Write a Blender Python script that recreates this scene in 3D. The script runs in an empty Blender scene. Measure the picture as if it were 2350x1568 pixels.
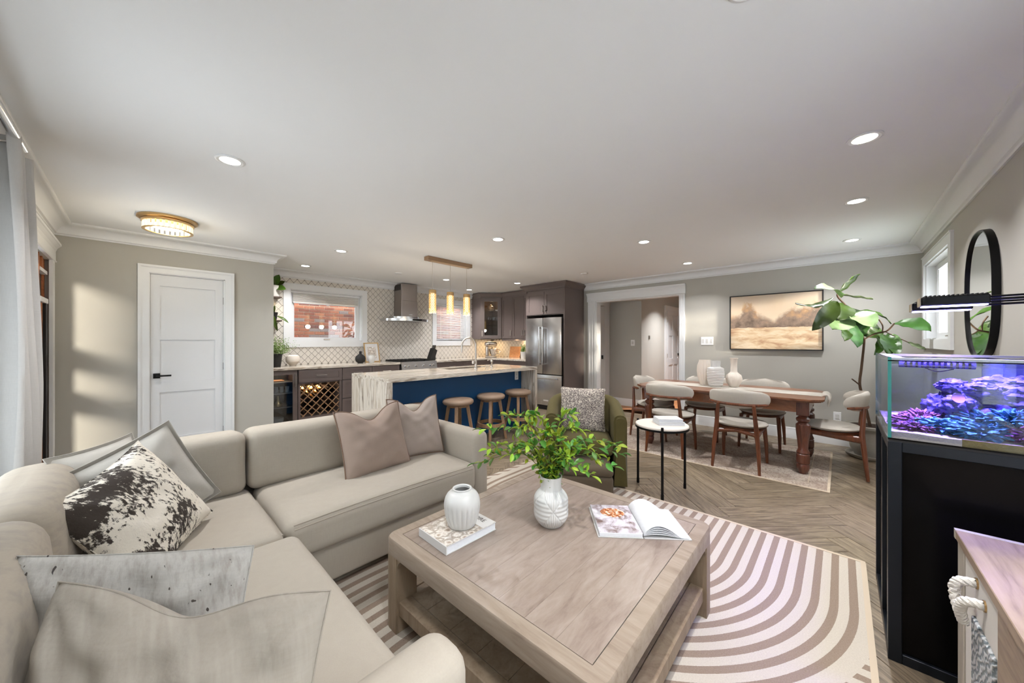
import bpy, bmesh, math, random
from mathutils import Matrix, Vector
from math import sin, cos, pi, radians, sqrt, atan2
random.seed(7)
SC = bpy.context.scene
COL = SC.collection
# ---------------------------------------------------------------- camera
cam_d = bpy.data.cameras.new('camera')
cam_d.sensor_fit = 'HORIZONTAL'; cam_d.sensor_width = 36.0
cam_d.lens = 36.0 * 806.0 / 2350.0
cam_d.clip_start = 0.02; cam_d.clip_end = 200
cam = bpy.data.objects.new('camera', cam_d); COL.objects.link(cam)
cam.location = (0, 0, 1.317)
YAW = math.atan2(sin(math.atan(755 / 806.)), cos(math.atan(755 / 806.)))
cam.rotation_euler = (pi / 2, 0, YAW - pi / 2)
SC.camera = cam
# ---------------------------------------------------------------- view + light
SC.view_settings.view_transform = 'Standard'
SC.view_settings.look = 'None'
SC.view_settings.gamma = 1.0
SC.view_settings.use_curve_mapping = False
SC.view_settings.exposure = 0.33
SC.cycles.use_denoising = True
SC.cycles.caustics_reflective = False
SC.cycles.caustics_refractive = False
SC.cycles.sample_clamp_indirect = 4.0
SC.cycles.use_adaptive_sampling = True
SC.cycles.adaptive_threshold = 0.12
SC.cycles.adaptive_min_samples = 16
SC.cycles.max_bounces = 8
SC.cycles.diffuse_bounces = 4
SC.cycles.glossy_bounces = 3
SC.cycles.transparent_max_bounces = 16
wd = bpy.data.worlds.new('sky'); SC.world = wd; wd.use_nodes = True
_bg = wd.node_tree.nodes['Background']
_bg.inputs['Color'].default_value = (0.85, 0.935, 1.0, 1); _bg.inputs['Strength'].default_value = 5.5

def light(name, kind, loc, energy, color=(1, 1, 1), size=0.1, size_y=None, rot=(0, 0, 0), spread=None, portal=False, shape=None):
    d = bpy.data.lights.new(name, kind); o = bpy.data.objects.new(name, d); COL.objects.link(o)
    o.location = loc; o.rotation_euler = rot; d.energy = energy; d.color = color
    if kind == 'AREA':
        d.shape = shape or ('RECTANGLE' if size_y else 'DISK'); d.size = size
        if size_y: d.size_y = size_y
        if spread: d.spread = radians(spread)
        d.cycles.is_portal = portal
    elif kind in ('POINT', 'SPOT'): d.shadow_soft_size = size
    return o
# low sun that slips through the patio door and grazes the pantry wall
sun = light('sun', 'SUN', (-6, -20, 6), 9.0, (1.0, 0.92, 0.78))
sun.data.angle = radians(5)
sun.rotation_euler = Vector((1.0, 4.0, -0.53)).to_track_quat('-Z', 'Y').to_euler()
# daylight portals in the window openings; the last serves an added window
light('portal_patio', 'AREA', (-0.60, 2.22, 1.08), 1, size=1.25, size_y=2.0, rot=(0, -pi / 2, 0), portal=True).rotation_euler = Vector((1, 0, 0)).to_track_quat('-Z', 'Y').to_euler()
light('portal_door', 'AREA', (-0.60, 4.1, 1.05), 1, size=2.2, size_y=2.0, portal=True).rotation_euler = Vector((1, 0, 0)).to_track_quat('-Z', 'Y').to_euler()
light('portal_fill', 'AREA', (.75, -.74, 1.45), 1, size=2.3, size_y=1.5, portal=True).rotation_euler = Vector((0, 1, 0)).to_track_quat('-Z', 'Y').to_euler()

# ---------------------------------------------------------------- helpers
FR = {}
def S(r, g, b, a=1):
    f = lambda c: (c / 12.92 if c <= 0.04045 else ((c + 0.055) / 1.055) ** 2.4)
    return (f(r / 255.), f(g / 255.), f(b / 255.), a)

def vadd(bm, pts): return [bm.verts.new(p) for p in pts]
def fadd(bm, vs):
    try: return bm.faces.new(vs)
    except ValueError: return None

def box_into(bm, x0, x1, y0, y1, z0, z1):
    if x0 > x1: x0, x1 = x1, x0
    if y0 > y1: y0, y1 = y1, y0
    if z0 > z1: z0, z1 = z1, z0
    v = vadd(bm, [(x0, y0, z0), (x1, y0, z0), (x1, y1, z0), (x0, y1, z0), (x0, y0, z1), (x1, y0, z1), (x1, y1, z1), (x0, y1, z1)])
    for f in ((0, 3, 2, 1), (4, 5, 6, 7), (0, 1, 5, 4), (1, 2, 6, 5), (2, 3, 7, 6), (3, 0, 4, 7)):
        bm.faces.new([v[i] for i in f])
    return v

def box(x0, x1, y0, y1, z0, z1, bev=0, seg=1):
    bm = bmesh.new(); box_into(bm, x0, x1, y0, y1, z0, z1)
    if bev: bmesh.ops.bevel(bm, geom=bm.edges[:], offset=bev, segments=seg, affect='EDGES', profile=0.5, clamp_overlap=True)
    return bm

def boxes(lst, bev=0, seg=1):
    bm = bmesh.new()
    for b in lst:
        t = box(*b, bev=bev, seg=seg); merge_into(bm, t)
    return bm

def merge_into(bm, other, mat=None):
    if mat: other.transform(mat)
    me = bpy.data.meshes.new('tmp'); other.to_mesh(me); other.free()
    bm.from_mesh(me); bpy.data.meshes.remove(me)
    return bm

def merge(*lst):
    bm = bmesh.new()
    for b in lst: merge_into(bm, b)
    return bm

def lathe(prof, seg=32, c=(0, 0, 0), fn=None, cap=False):
    bm = bmesh.new(); rings = []
    for i, (r, z) in enumerate(prof):
        if r < 1e-6:
            rings.append([bm.verts.new((c[0], c[1], c[2] + z))]); continue
        ring = []
        for k in range(seg):
            a = 2 * pi * k / seg
            rr = fn(r, z, a) if fn else r
            ring.append(bm.verts.new((c[0] + rr * cos(a), c[1] + rr * sin(a), c[2] + z)))
        rings.append(ring)
    for A, B in zip(rings, rings[1:]):
        if len(A) == 1 and len(B) == 1: continue
        if len(A) == 1:
            for k in range(seg): fadd(bm, [A[0], B[(k + 1) % seg], B[k]])
        elif len(B) == 1:
            for k in range(seg): fadd(bm, [A[k], A[(k + 1) % seg], B[0]])
        else:
            for k in range(seg): fadd(bm, [A[k], A[(k + 1) % seg], B[(k + 1) % seg], B[k]])
    if cap:
        if len(rings[0]) > 1: fadd(bm, rings[0][::-1])
        if len(rings[-1]) > 1: fadd(bm, rings[-1])
    bmesh.ops.recalc_face_normals(bm, faces=bm.faces[:])
    return bm

def cyl(c, r, h, seg=24, bev=0):
    if bev: return lathe([(r - bev, 0), (r, bev), (r, h - bev), (r - bev, h)], seg, c, cap=True)
    return lathe([(r, 0), (r, h)], seg, c, cap=True)

def tube(pts, r, seg=8, closed=False, flat=1.0):
    pts = [Vector(p) for p in pts]; n = len(pts); bm = bmesh.new(); rings = []
    rs = r if isinstance(r, (list, tuple)) else [r] * n
    up = Vector((0, 0, 1)); prev = None
    for i, p in enumerate(pts):
        if closed: t = pts[(i + 1) % n] - pts[i - 1]
        else: t = pts[min(i + 1, n - 1)] - pts[max(i - 1, 0)]
        t.normalize()
        if prev is None:
            s = t.cross(up)
            if s.length < 1e-3: s = t.cross(Vector((1, 0, 0)))
        else:
            s = prev - t * prev.dot(t)
        s.normalize(); prev = s; u = s.cross(t)
        rings.append([bm.verts.new(p + (s * cos(2 * pi * k / seg) + u * sin(2 * pi * k / seg) * flat) * rs[i]) for k in range(seg)])
    m = n if closed else n - 1
    for i in range(m):
        A, B = rings[i], rings[(i + 1) % n]
        for k in range(seg): fadd(bm, [A[k], A[(k + 1) % seg], B[(k + 1) % seg], B[k]])
    if not closed:
        fadd(bm, rings[0][::-1]); fadd(bm, rings[-1])
    bmesh.ops.recalc_face_normals(bm, faces=bm.faces[:])
    return bm

def spline(pts, n=8):
    P = [Vector(p) for p in pts]; out = []
    for i in range(len(P) - 1):
        p0, p1, p2, p3 = P[max(i - 1, 0)], P[i], P[i + 1], P[min(i + 2, len(P) - 1)]
        for k in range(n):
            t = k / n
            out.append(0.5 * ((2 * p1) + (p2 - p0) * t + (2 * p0 - 5 * p1 + 4 * p2 - p3) * t * t + (3 * p1 - p0 - 3 * p2 + p3) * t ** 3))
    out.append(P[-1]); return out

def prism(poly, h, mat=None):
    """polygon in XY extruded along +Z by h"""
    bm = bmesh.new()
    a = vadd(bm, [(x, y, 0) for x, y in poly]); b = vadd(bm, [(x, y, h) for x, y in poly]); n = len(poly)
    fadd(bm, a[::-1]); fadd(bm, b)
    for i in range(n): fadd(bm, [a[i], a[(i + 1) % n], b[(i + 1) % n], b[i]])
    bmesh.ops.recalc_face_normals(bm, faces=bm.faces[:])
    if mat: bm.transform(mat)
    return bm

def sweep(path, prof):
    """prof: (offset to the right of travel, z); mitred plan sweep"""
    bm = bmesh.new(); P = [Vector((x, y, 0)) for x, y in path]; rings = []
    for i, p in enumerate(P):
        dirs = []
        if i > 0: dirs.append((P[i] - P[i - 1]).normalized())
        if i < len(P) - 1: dirs.append((P[i + 1] - P[i]).normalized())
        ns = [Vector((d.y, -d.x, 0)) for d in dirs]
        m = ns[0] if len(ns) == 1 else (ns[0] + ns[1]) / (1 + ns[0].dot(ns[1]))
        rings.append([bm.verts.new(p + m * o + Vector((0, 0, z))) for o, z in prof])
    k = len(prof)
    for A, B in zip(rings, rings[1:]):
        for i in range(k): fadd(bm, [A[i], A[(i + 1) % k], B[(i + 1) % k], B[i]])
    fadd(bm, rings[0]); fadd(bm, rings[-1][::-1])
    bmesh.ops.recalc_face_normals(bm, faces=bm.faces[:])
    return bm

def rbox(x0, x1, y0, y1, z0, z1, r=0.05, puff=0.0, n=6, ax='z', wob=0.0, seed=0):
    """soft upholstered block; puff bulges the faces along ax"""
    L = [(x0, x1), (y0, y1), (z0, z1)]
    def samp(a, b):
        rr = min(r, (b - a) / 2 - 1e-4)
        e = [a + rr * (1 - cos(t * pi / 8)) for t in range(0, 4)] + [a + rr]
        m = [a + rr + (b - a - 2 * rr) * i / n for i in range(1, n)]
        f = [a + b - t for t in e[::-1]]
        return e + m + f
    sp = [samp(*l) for l in L]
    bm = bmesh.new(); cache = {}
    rng = random.Random(seed); ph = [rng.uniform(0, 6.28) for _ in range(8)]
    c = [(a + b) / 2 for a, b in L]; hs = [(b - a) / 2 for a, b in L]; A = 'xyz'.index(ax)
    def V(i, j, k):
        key = (i, j, k)
        if key in cache: return cache[key]
        p = [sp[0][i], sp[1][j], sp[2][k]]; q = []
        for d in range(3):
            rr = min(r, hs[d] - 1e-4)
            q.append(min(max(p[d], L[d][0] + rr), L[d][1] - rr))
        dv = Vector(p) - Vector(q); 
        if dv.length > 1e-9:
            rr = min(r, min(hs) - 1e-4); o = Vector(q) + dv.normalized() * rr
        else: o = Vector(p)
        if puff:
            t = 1.0
            for d in range(3):
                if d != A: t *= max(0, 1 - ((o[d] - c[d]) / hs[d]) ** 2)
            o[A] += puff * sqrt(t) * (1 if o[A] > c[A] else -0.2) * min(1, abs(o[A] - c[A]) / hs[A])
        if wob:
            s = sin(o.x * 9 + ph[0]) * sin(o.y * 8 + ph[1]) + 0.6 * sin(o.x * 21 + o.z * 17 + ph[2]) * sin(o.y * 19 + ph[3]) + .4 * sin(o.z * 23 + ph[4] + o.y * 11)
            o += (o - Vector(c)).normalized() * wob * s
        cache[key] = bm.verts.new(o); return cache[key]
    I, J, K = [len(s) - 1 for s in sp]
    for i in range(I):
        for j in range(J):
            fadd(bm, [V(i, j, 0), V(i, j + 1, 0), V(i + 1, j + 1, 0), V(i + 1, j, 0)])
            fadd(bm, [V(i, j, K), V(i + 1, j, K), V(i + 1, j + 1, K), V(i, j + 1, K)])
    for i in range(I):
        for k in range(K):
            fadd(bm, [V(i, 0, k), V(i + 1, 0, k), V(i + 1, 0, k + 1), V(i, 0, k + 1)])
            fadd(bm, [V(i, J, k), V(i, J, k + 1), V(i + 1, J, k + 1), V(i + 1, J, k)])
    for j in range(J):
        for k in range(K):
            fadd(bm, [V(0, j, k), V(0, j, k + 1), V(0, j + 1, k + 1), V(0, j + 1, k)])
            fadd(bm, [V(I, j, k), V(I, j + 1, k), V(I, j + 1, k + 1), V(I, j, k + 1)])
    return bm

def frame_m(o, x, y):
    x = Vector(x).normalized(); y = Vector(y); z = x.cross(y).normalized(); y = z.cross(x)
    m = Matrix.Identity(4)
    for i in range(3): m[i][0], m[i][1], m[i][2], m[i][3] = x[i], y[i], z[i], o[i]
    return m

def mesh_of(name, bm, m, ang=35):
    me = bpy.data.meshes.new(name); bm.normal_update(); bm.to_mesh(me); bm.free()
    if m: me.materials.append(m)
    if ang:
        me.polygons.foreach_set('use_smooth', [True] * len(me.polygons))
        me.set_sharp_from_angle(angle=radians(ang))
    return me

def tag(o, label=None, cat=None, group=None, kind=None):
    if label: o['label'] = label
    if cat: o['category'] = cat
    if group: o['group'] = group
    if kind: o['kind'] = kind
    return o

def thing(name, label, cat, loc=(0, 0, 0), group=None):
    o = bpy.data.objects.new(name, None); COL.objects.link(o); o.empty_display_size = 0.1
    o.location = loc; FR[o] = Matrix.Translation(-Vector(loc))
    return tag(o, label, cat, group)

def obj(name, bm, m, parent=None, ang=35, label=None, cat=None, group=None, kind=None):
    """bm in world coordinates (or the frame in which the thing was made)"""
    if parent is not None:
        bm.transform(FR[parent]); o = bpy.data.objects.new(name, mesh_of(name, bm, m, ang)); COL.objects.link(o)
        o.parent = parent; FR[o] = FR[parent]
    else:
        xs = [v.co for v in bm.verts]
        b = Vector((sum((max(v[i] for v in xs), min(v[i] for v in xs))) / 2 for i in range(3)))
        b.z = min(v.z for v in xs)
        bm.transform(Matrix.Translation(-b)); o = bpy.data.objects.new(name, mesh_of(name, bm, m, ang)); COL.objects.link(o)
        o.location = b; FR[o] = Matrix.Translation(-b)
    return tag(o, label, cat, group, kind)

def inst(name, me, parent, mat4):
    o = bpy.data.objects.new(name, me); COL.objects.link(o); o.parent = parent
    o.matrix_local = (FR[parent] @ mat4) if parent is not None else mat4
    return o

def copy_tree(o, parent=None):
    c = o.copy(); COL.objects.link(c); c.parent = parent
    for ch in list(o.children): copy_tree(ch, c)
    return c

def put(root, loc, rz=0, label=None):
    root.location = loc; root.rotation_euler = (0, 0, rz)
    if label: root['label'] = label
    return root
# ---------------------------------------------------------------- materials
def nm(name):
    m = bpy.data.materials.new(name); m.use_nodes = True
    nt = m.node_tree; nt.nodes.clear()
    out = nt.nodes.new('ShaderNodeOutputMaterial'); b = nt.nodes.new('ShaderNodeBsdfPrincipled')
    nt.links.new(b.outputs[0], out.inputs[0])
    return m, nt, b, out
def N(nt, t, **kw):
    n = nt.nodes.new(t)
    for k, v in kw.items():
        if k.startswith('i_'):
            n.inputs[k[2:].replace('_', ' ')].default_value = v
        else: setattr(n, k, v)
    return n
def coord(nt, scale=(1, 1, 1), rot=(0, 0, 0), kind='Object', loc=(0, 0, 0)):
    t = N(nt, 'ShaderNodeTexCoord'); mp = N(nt, 'ShaderNodeMapping')
    mp.inputs['Scale'].default_value = scale; mp.inputs['Rotation'].default_value = rot; mp.inputs['Location'].default_value = loc
    nt.links.new(t.outputs[kind], mp.inputs[0]); return mp.outputs[0]
def mixc(nt, fac, a, b):
    m = N(nt, 'ShaderNodeMix', data_type='RGBA')
    for s, v in ((0, fac), (6, a), (7, b)):
        if hasattr(v, 'links') or isinstance(v, bpy.types.NodeSocket): nt.links.new(v, m.inputs[s])
        else: m.inputs[s].default_value = v
    return m.outputs[2]
def mth(nt, op, a, b=None, c=None):
    m = N(nt, 'ShaderNodeMath', operation=op)
    for i, v in enumerate((a, b, c)):
        if v is None: continue
        if isinstance(v, bpy.types.NodeSocket): nt.links.new(v, m.inputs[i])
        else: m.inputs[i].default_value = v
    return m.outputs[0]
def ramp(nt, fac, stops, interp='LINEAR'):
    r = N(nt, 'ShaderNodeValToRGB'); cr = r.color_ramp; cr.interpolation = interp
    while len(cr.elements) < len(stops): cr.elements.new(0.5)
    for e, (p, c) in zip(cr.elements, stops): e.position = p; e.color = c
    nt.links.new(fac, r.inputs[0]); return r.outputs[0]
def noise(nt, vec, scale, detail=3, rough=0.5, dist=0.0):
    n = N(nt, 'ShaderNodeTexNoise'); n.inputs['Scale'].default_value = scale; n.inputs['Detail'].default_value = detail
    n.inputs['Roughness'].default_value = rough; n.inputs['Distortion'].default_value = dist
    nt.links.new(vec, n.inputs['Vector']); return n.outputs['Fac']
def bumpn(nt, b, h, strength=0.3, dist=0.01):
    n = N(nt, 'ShaderNodeBump'); n.inputs['Strength'].default_value = strength; n.inputs['Distance'].default_value = dist
    nt.links.new(h, n.inputs['Height']); nt.links.new(n.outputs[0], b.inputs['Normal'])
def mul(c, k): return (c[0] * k, c[1] * k, c[2] * k, 1)

def plain(name, c, rough=0.5, metal=0.0, var=0.06, vs=4.0, bump=0, bs=60, emit=None, spec=None, coat=0, sheen=0):
    m, nt, b, _ = nm(name); v = coord(nt)
    if var:
        f = noise(nt, v, vs, 4)
        nt.links.new(mixc(nt, f, mul(c, 1 - var), mul(c, 1 + var)), b.inputs['Base Color'])
    else: b.inputs['Base Color'].default_value = c
    b.inputs['Roughness'].default_value = rough; b.inputs['Metallic'].default_value = metal
    if bump: bumpn(nt, b, noise(nt, v, bs, 4), bump, 0.004)
    if emit: b.inputs['Emission Color'].default_value = emit[0]; b.inputs['Emission Strength'].default_value = emit[1]
    if spec is not None: b.inputs['Specular IOR Level'].default_value = spec
    if coat: b.inputs['Coat Weight'].default_value = coat
    if sheen: b.inputs['Sheen Weight'].default_value = sheen
    return m

def wood(name, stops, scale=(1, 12, 12), rough=0.45, per_obj=0.0, rot=(0, 0, 0), bump=0.08, dist=1.2, nscale=3.0, coat=0):
    m, nt, b, _ = nm(name); v = coord(nt, scale, rot)
    if per_obj:
        oi = N(nt, 'ShaderNodeObjectInfo'); ad = N(nt, 'ShaderNodeVectorMath', operation='ADD')
        sc = N(nt, 'ShaderNodeVectorMath', operation='SCALE'); sc.inputs['Scale'].default_value = 37.0
        cb = N(nt, 'ShaderNodeCombineXYZ')
        for i in range(3): nt.links.new(oi.outputs['Random'], cb.inputs[i])
        nt.links.new(cb.outputs[0], sc.inputs[0]); nt.links.new(v, ad.inputs[0]); nt.links.new(sc.outputs[0], ad.inputs[1]); v = ad.outputs[0]
    f = noise(nt, v, nscale, 6, 0.6, dist); f2 = noise(nt, v, nscale * 5, 4, 0.6, dist * 0.5)
    f = mth(nt, 'ADD', mth(nt, 'MULTIPLY', f, 0.75), mth(nt, 'MULTIPLY', f2, 0.25))
    col = ramp(nt, f, stops)
    if per_obj:
        hsv = N(nt, 'ShaderNodeHueSaturation'); nt.links.new(col, hsv.inputs['Color'])
        nt.links.new(mth(nt, 'MULTIPLY_ADD', oi.outputs['Random'], per_obj, 1 - per_obj / 2), hsv.inputs['Value']); col = hsv.outputs[0]
    nt.links.new(col, b.inputs['Base Color']); b.inputs['Roughness'].default_value = rough
    if coat: b.inputs['Coat Weight'].default_value = coat; b.inputs['Coat Roughness'].default_value = 0.2
    if bump: bumpn(nt, b, f, bump, 0.01)
    return m

def fabric(name, c, c2=None, weave=260.0, bump=0.35, rough=0.9, blotch=0.08, sheen=0.05, streak=None, fleck=None):
    m, nt, b, _ = nm(name); v = coord(nt)
    c2 = c2 or mul(c, 0.86)
    n0 = noise(nt, coord(nt, (1, 1, .12)), weave, 2); n1 = noise(nt, coord(nt, (.12, .12, 1)), weave, 2); nb = noise(nt, v, 5.0, 3)
    h = mth(nt, 'ADD', mth(nt, 'MULTIPLY', n0, 0.5), mth(nt, 'MULTIPLY', n1, 0.5))
    col = mixc(nt, h, c2, c)
    col = mixc(nt, mth(nt, 'MULTIPLY', nb, blotch * 2), col, mul(c, 0.75))
    if streak:
        vs = coord(nt, streak[0]); sn = noise(nt, vs, streak[1], 3, 0.6)
        col = mixc(nt, ramp(nt, sn, [(0.45, (0, 0, 0, 1)), (0.7, (1, 1, 1, 1))]), col, streak[2])
    if fleck:
        fn_ = noise(nt, coord(nt, fleck[0]), 1.0, 1, 0.4)
        col = mixc(nt, ramp(nt, fn_, [(fleck[1], (0, 0, 0, 1)), (fleck[1] + .02, (1, 1, 1, 1))]), col, fleck[2])
    nt.links.new(col, b.inputs['Base Color']); b.inputs['Roughness'].default_value = rough
    b.inputs['Sheen Weight'].default_value = sheen; b.inputs['Specular IOR Level'].default_value = 0.2
    bumpn(nt, b, h, bump, 0.002)
    return m

def thinglass(name, tint=(1, 1, 1, 1), refl=0.12, rough=0.0):
    m, nt, b, out = nm(name); nt.nodes.remove(b)
    t = N(nt, 'ShaderNodeBsdfTransparent'); t.inputs[0].default_value = tint
    g = N(nt, 'ShaderNodeBsdfGlossy'); g.inputs['Roughness'].default_value = rough
    lw = N(nt, 'ShaderNodeLayerWeight'); lw.inputs['Blend'].default_value = 0.25
    mx = N(nt, 'ShaderNodeMixShader')
    nt.links.new(mth(nt, 'MULTIPLY_ADD', lw.outputs['Fresnel'], 0.5, refl * 0.3), mx.inputs[0])
    nt.links.new(t.outputs[0], mx.inputs[1]); nt.links.new(g.outputs[0], mx.inputs[2]); nt.links.new(mx.outputs[0], out.inputs[0])
    return m

def emis(name, c, s):
    m, nt, b, out = nm(name); nt.nodes.remove(b)
    e = N(nt, 'ShaderNodeEmission'); e.inputs[0].default_value = c; e.inputs[1].default_value = s
    nt.links.new(e.outputs[0], out.inputs[0]); return m

def steel(name, c, rough=0.28, stretch=(1, 1, 60)):
    m, nt, b, _ = nm(name); v = coord(nt, stretch)
    f = noise(nt, v, 8, 3)
    nt.links.new(mixc(nt, f, mul(c, 0.96), mul(c, 1.03)), b.inputs['Base Color'])
    b.inputs['Metallic'].default_value = 1.0
    nt.links.new(mth(nt, 'MULTIPLY_ADD', f, 0.06, rough - 0.03), b.inputs['Roughness'])
    return m

def marble(name, rot=(0, 0, 0), stretch=(7, 7, 1.0)):
    m, nt, b, _ = nm(name); v = coord(nt, stretch, rot)
    f = noise(nt, v, 1.3, 8, 0.62, 1.6); g = noise(nt, v, 3.4, 6, 0.6, 0.8)
    col = ramp(nt, f, [(0.28, S(96, 84, 74)), (0.40, S(168, 155, 140)), (0.50, S(214, 206, 194)), (0.60, S(186, 172, 155)), (0.75, S(222, 216, 206))])
    col = mixc(nt, ramp(nt, g, [(0.30, (1, 1, 1, 1)), (0.42, (0, 0, 0, 1))]), col, S(110, 100, 92))
    nt.links.new(col, b.inputs['Base Color']); b.inputs['Roughness'].default_value = 0.12
    return m

M = {}
M['wall'] = plain('wall_paint', S(178, 175, 167), 0.85, var=0.02, vs=1.5, bump=0.05, bs=220)
M['wall_hall'] = plain('hall_paint', S(180, 177, 170), 0.85, var=0.02)
M['ceil'] = plain('ceiling_paint', S(242, 243, 244), 0.95, var=0.01)
M['white'] = plain('white_paint', S(226, 227, 228), 0.45, var=0.01)
M['door'] = plain('door_paint', S(220, 221, 223), 0.5, var=0.01)
M['grout'] = plain('floor_grout', S(120, 108, 94), 0.9)
M['plank'] = wood('oak_plank', [(0.30, S(66, 55, 44)), (0.43, S(108, 94, 77)), (0.55, S(138, 123, 102)), (0.70, S(160, 145, 123))], (1.3, 13, 13), 0.36, per_obj=0.30, nscale=2.4, dist=1.8)
M['hall_floor'] = wood('hall_oak', [(0.3, S(140, 84, 44)), (0.6, S(190, 128, 78)), (0.8, S(206, 146, 92))], (1, 10, 10), 0.4)
M['tile'] = plain('arabesque_tile', S(214, 208, 199), 0.22, var=0.05, vs=3)
M['tgrout'] = plain('tile_grout', S(132, 126, 120), 0.9)
M['cab'] = plain('taupe_paint', S(104, 92, 88), 0.42, var=0.04, vs=2)
M['cab_in'] = plain('cabinet_inside', S(70, 52, 40), 0.6)
M['dark'] = plain('dark_recess', S(26, 22, 20), 0.7)
M['marble'] = marble('fantasy_marble_top', (0, 0, 0), (1.0, 6, 6))
M['marble_v'] = marble('fantasy_marble_side', (0, 0, 0), (6, 6, 0.9))
M['blue'] = plain('navy_panel', S(16, 74, 122), 0.45, var=0.10, vs=2.5)
M['steel'] = steel('brushed_steel', (0.62, 0.62, 0.63, 1), 0.26, (60, 60, 1))
M['steel_h'] = steel('hood_steel', (0.36, 0.32, 0.30, 1), 0.36)  # brown tone of reflections put into the steel colour
M['nickel'] = plain('brushed_nickel', (0.55, 0.50, 0.45, 1), 0.3, 1.0, var=0.05)
M['chrome'] = plain('chrome', (0.8, 0.8, 0.8, 1), 0.1, 1.0, var=0)
M['black'] = plain('black_metal', S(18, 18, 19), 0.38, 0.6, var=0.05)
M['black_m'] = plain('matte_black', S(22, 21, 21), 0.65, var=0.1)
M['iron'] = plain('cast_iron', S(28, 27, 26), 0.6, 0.3, bump=0.2)
M['gold'] = plain('brushed_gold', (0.62, 0.42, 0.20, 1), 0.3, 1.0, var=0.05)
M['goldpaint'] = plain('champagne_metal', S(158, 128, 100), 0.4, 0.5, var=0.04)
M['crystal'] = plain('lit_crystal', S(214, 176, 110), 0.12, 0.35, var=0.5, vs=90, emit=((1.0, 0.70, 0.30, 1), 0.30))
M['crystal_w'] = plain('lit_crystal_white', S(255, 250, 235), 0.08, 0.0, var=0.3, vs=60, emit=((1.0, 0.84, 0.52, 1), 0.55))
M['glow'] = emis('lamp_glow', (1.0, 0.93, 0.80, 1), 14.0)
M['glow_w'] = emis('warm_strip_glow', (1.0, 0.72, 0.38, 1), 6.0)
M['core'] = emis('pendant_core', (1.0, 0.74, 0.40, 1), 2.2)
M['led_blue'] = emis('aquarium_led', (0.45, 0.42, 1.0, 1), 14.0)
M['glass'] = thinglass('window_glass')
M['glass_tint'] = thinglass('cooler_glass', (0.75, 0.8, 0.85, 1), 0.25)
M['tank_glass'] = thinglass('tank_glass', (0.95, 0.98, 1.0, 1), 0.08)
M['led_lit_acrylic'] = plain('led_lit_acrylic', S(22, 30, 120), 0.25, var=0.25, vs=12)  # blue of the LED light put into the overflow box colour
M['disc'] = plain('pale_violet_coral', S(176, 130, 190), 0.8, var=0.1)
M['tank_edge'] = plain('tank_glass_edge', S(50, 120, 116), 0.1, var=0.2, vs=9)
M['mirror'] = plain('mirror_silver', (0.92, 0.92, 0.92, 1), 0.01, 1.0, var=0)
M['sofa'] = fabric('oatmeal_linen', S(177, 168, 155), S(164, 155, 142), 240, 0.14)
M['sofa_b'] = fabric('oatmeal_linen_back', S(174, 164, 150), S(162, 151, 137), 240, 0.14, streak=((3, 22, 50), 1.0, S(156, 147, 136)))
M['p_linen'] = fabric('white_linen', S(184, 180, 172), S(172, 167, 159), 220, 0.14)
M['p_beige'] = fabric('beige_slub_linen', S(166, 158, 147), S(150, 141, 130), 170, 0.3, streak=((26, 3, 3), 1.0, S(176, 169, 158)))
M['p_wool'] = fabric('cream_wool', S(188, 185, 179), S(168, 164, 157), 130, 0.7, streak=((40, 9, 12), 2.2, S(158, 152, 145)), fleck=((90, 32, 60), .74, S(74, 68, 64)))
M['p_taupe'] = fabric('taupe_linen', S(158, 140, 128), S(149, 130, 118), 260, 0.10)
M['p_taupe_l'] = fabric('pale_taupe_linen', S(172, 158, 149), S(163, 149, 139), 260, 0.10)
M['p_pipe'] = fabric('taupe_piping', S(128, 104, 88), None, 200)
M['velvet'] = fabric('olive_velvet', S(92, 83, 48), S(74, 66, 36), 420, 0.06, sheen=0.05)
M['velvet_d'] = fabric('taupe_velvet', S(92, 80, 64), S(80, 69, 55), 420, 0.06, sheen=0.05)
M['boucle'] = fabric('cream_boucle', S(196, 190, 180), S(180, 173, 162), 110, 0.5)
M['curtain'] = fabric('ivory_curtain', S(205, 203, 200), S(190, 188, 185), 300, 0.2)
M['walnut'] = wood('walnut', [(0.3, S(64, 34, 18)), (0.5, S(104, 56, 32)), (0.75, S(132, 76, 44))], (10, 10, 1.2), 0.35, coat=0.2)
M['cherry'] = wood('cherry_table', [(0.3, S(78, 44, 26)), (0.5, S(122, 74, 46)), (0.75, S(152, 102, 68))], (12, 1.2, 3), 0.3, coat=0.4)
M['cherry_leg'] = wood('cherry_leg', [(0.3, S(60, 32, 22)), (0.5, S(94, 52, 38)), (0.75, S(120, 72, 52))], (8, 8, 1.0), 0.3, coat=0.4)
M['driftwood'] = wood('bleached_oak', [(0.28, S(128, 106, 86)), (0.45, S(164, 143, 122)), (0.6, S(182, 163, 142)), (0.8, S(192, 175, 156))], (1.2, 9, 9), 0.42, nscale=2.0, coat=0.1)
M['driftwood_y'] = wood('bleached_oak_cross', [(0.28, S(112, 96, 82)), (0.45, S(140, 124, 109)), (0.6, S(152, 137, 122)), (0.8, S(162, 148, 134))], (9, 1.2, 9), 0.42, nscale=2.0)
M['driftwood_leg'] = wood('bleached_oak_leg', [(0.28, S(108, 90, 72)), (0.45, S(138, 119, 98)), (0.6, S(151, 133, 112)), (0.8, S(160, 144, 124))], (9, 9, 1.2), 0.45, nscale=2.0)
M['stoolwood'] = wood('stool_oak', [(0.3, S(120, 90, 64)), (0.55, S(158, 124, 94)), (0.8, S(178, 146, 114))], (9, 9, 1.2), 0.45)
M['leather'] = plain('taupe_leather', S(158, 134, 114), 0.5, var=0.08, vs=12, bump=0.1, bs=200)
M['ceramic'] = plain('white_ceramic', S(208, 207, 204), 0.35, var=0.02)
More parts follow.
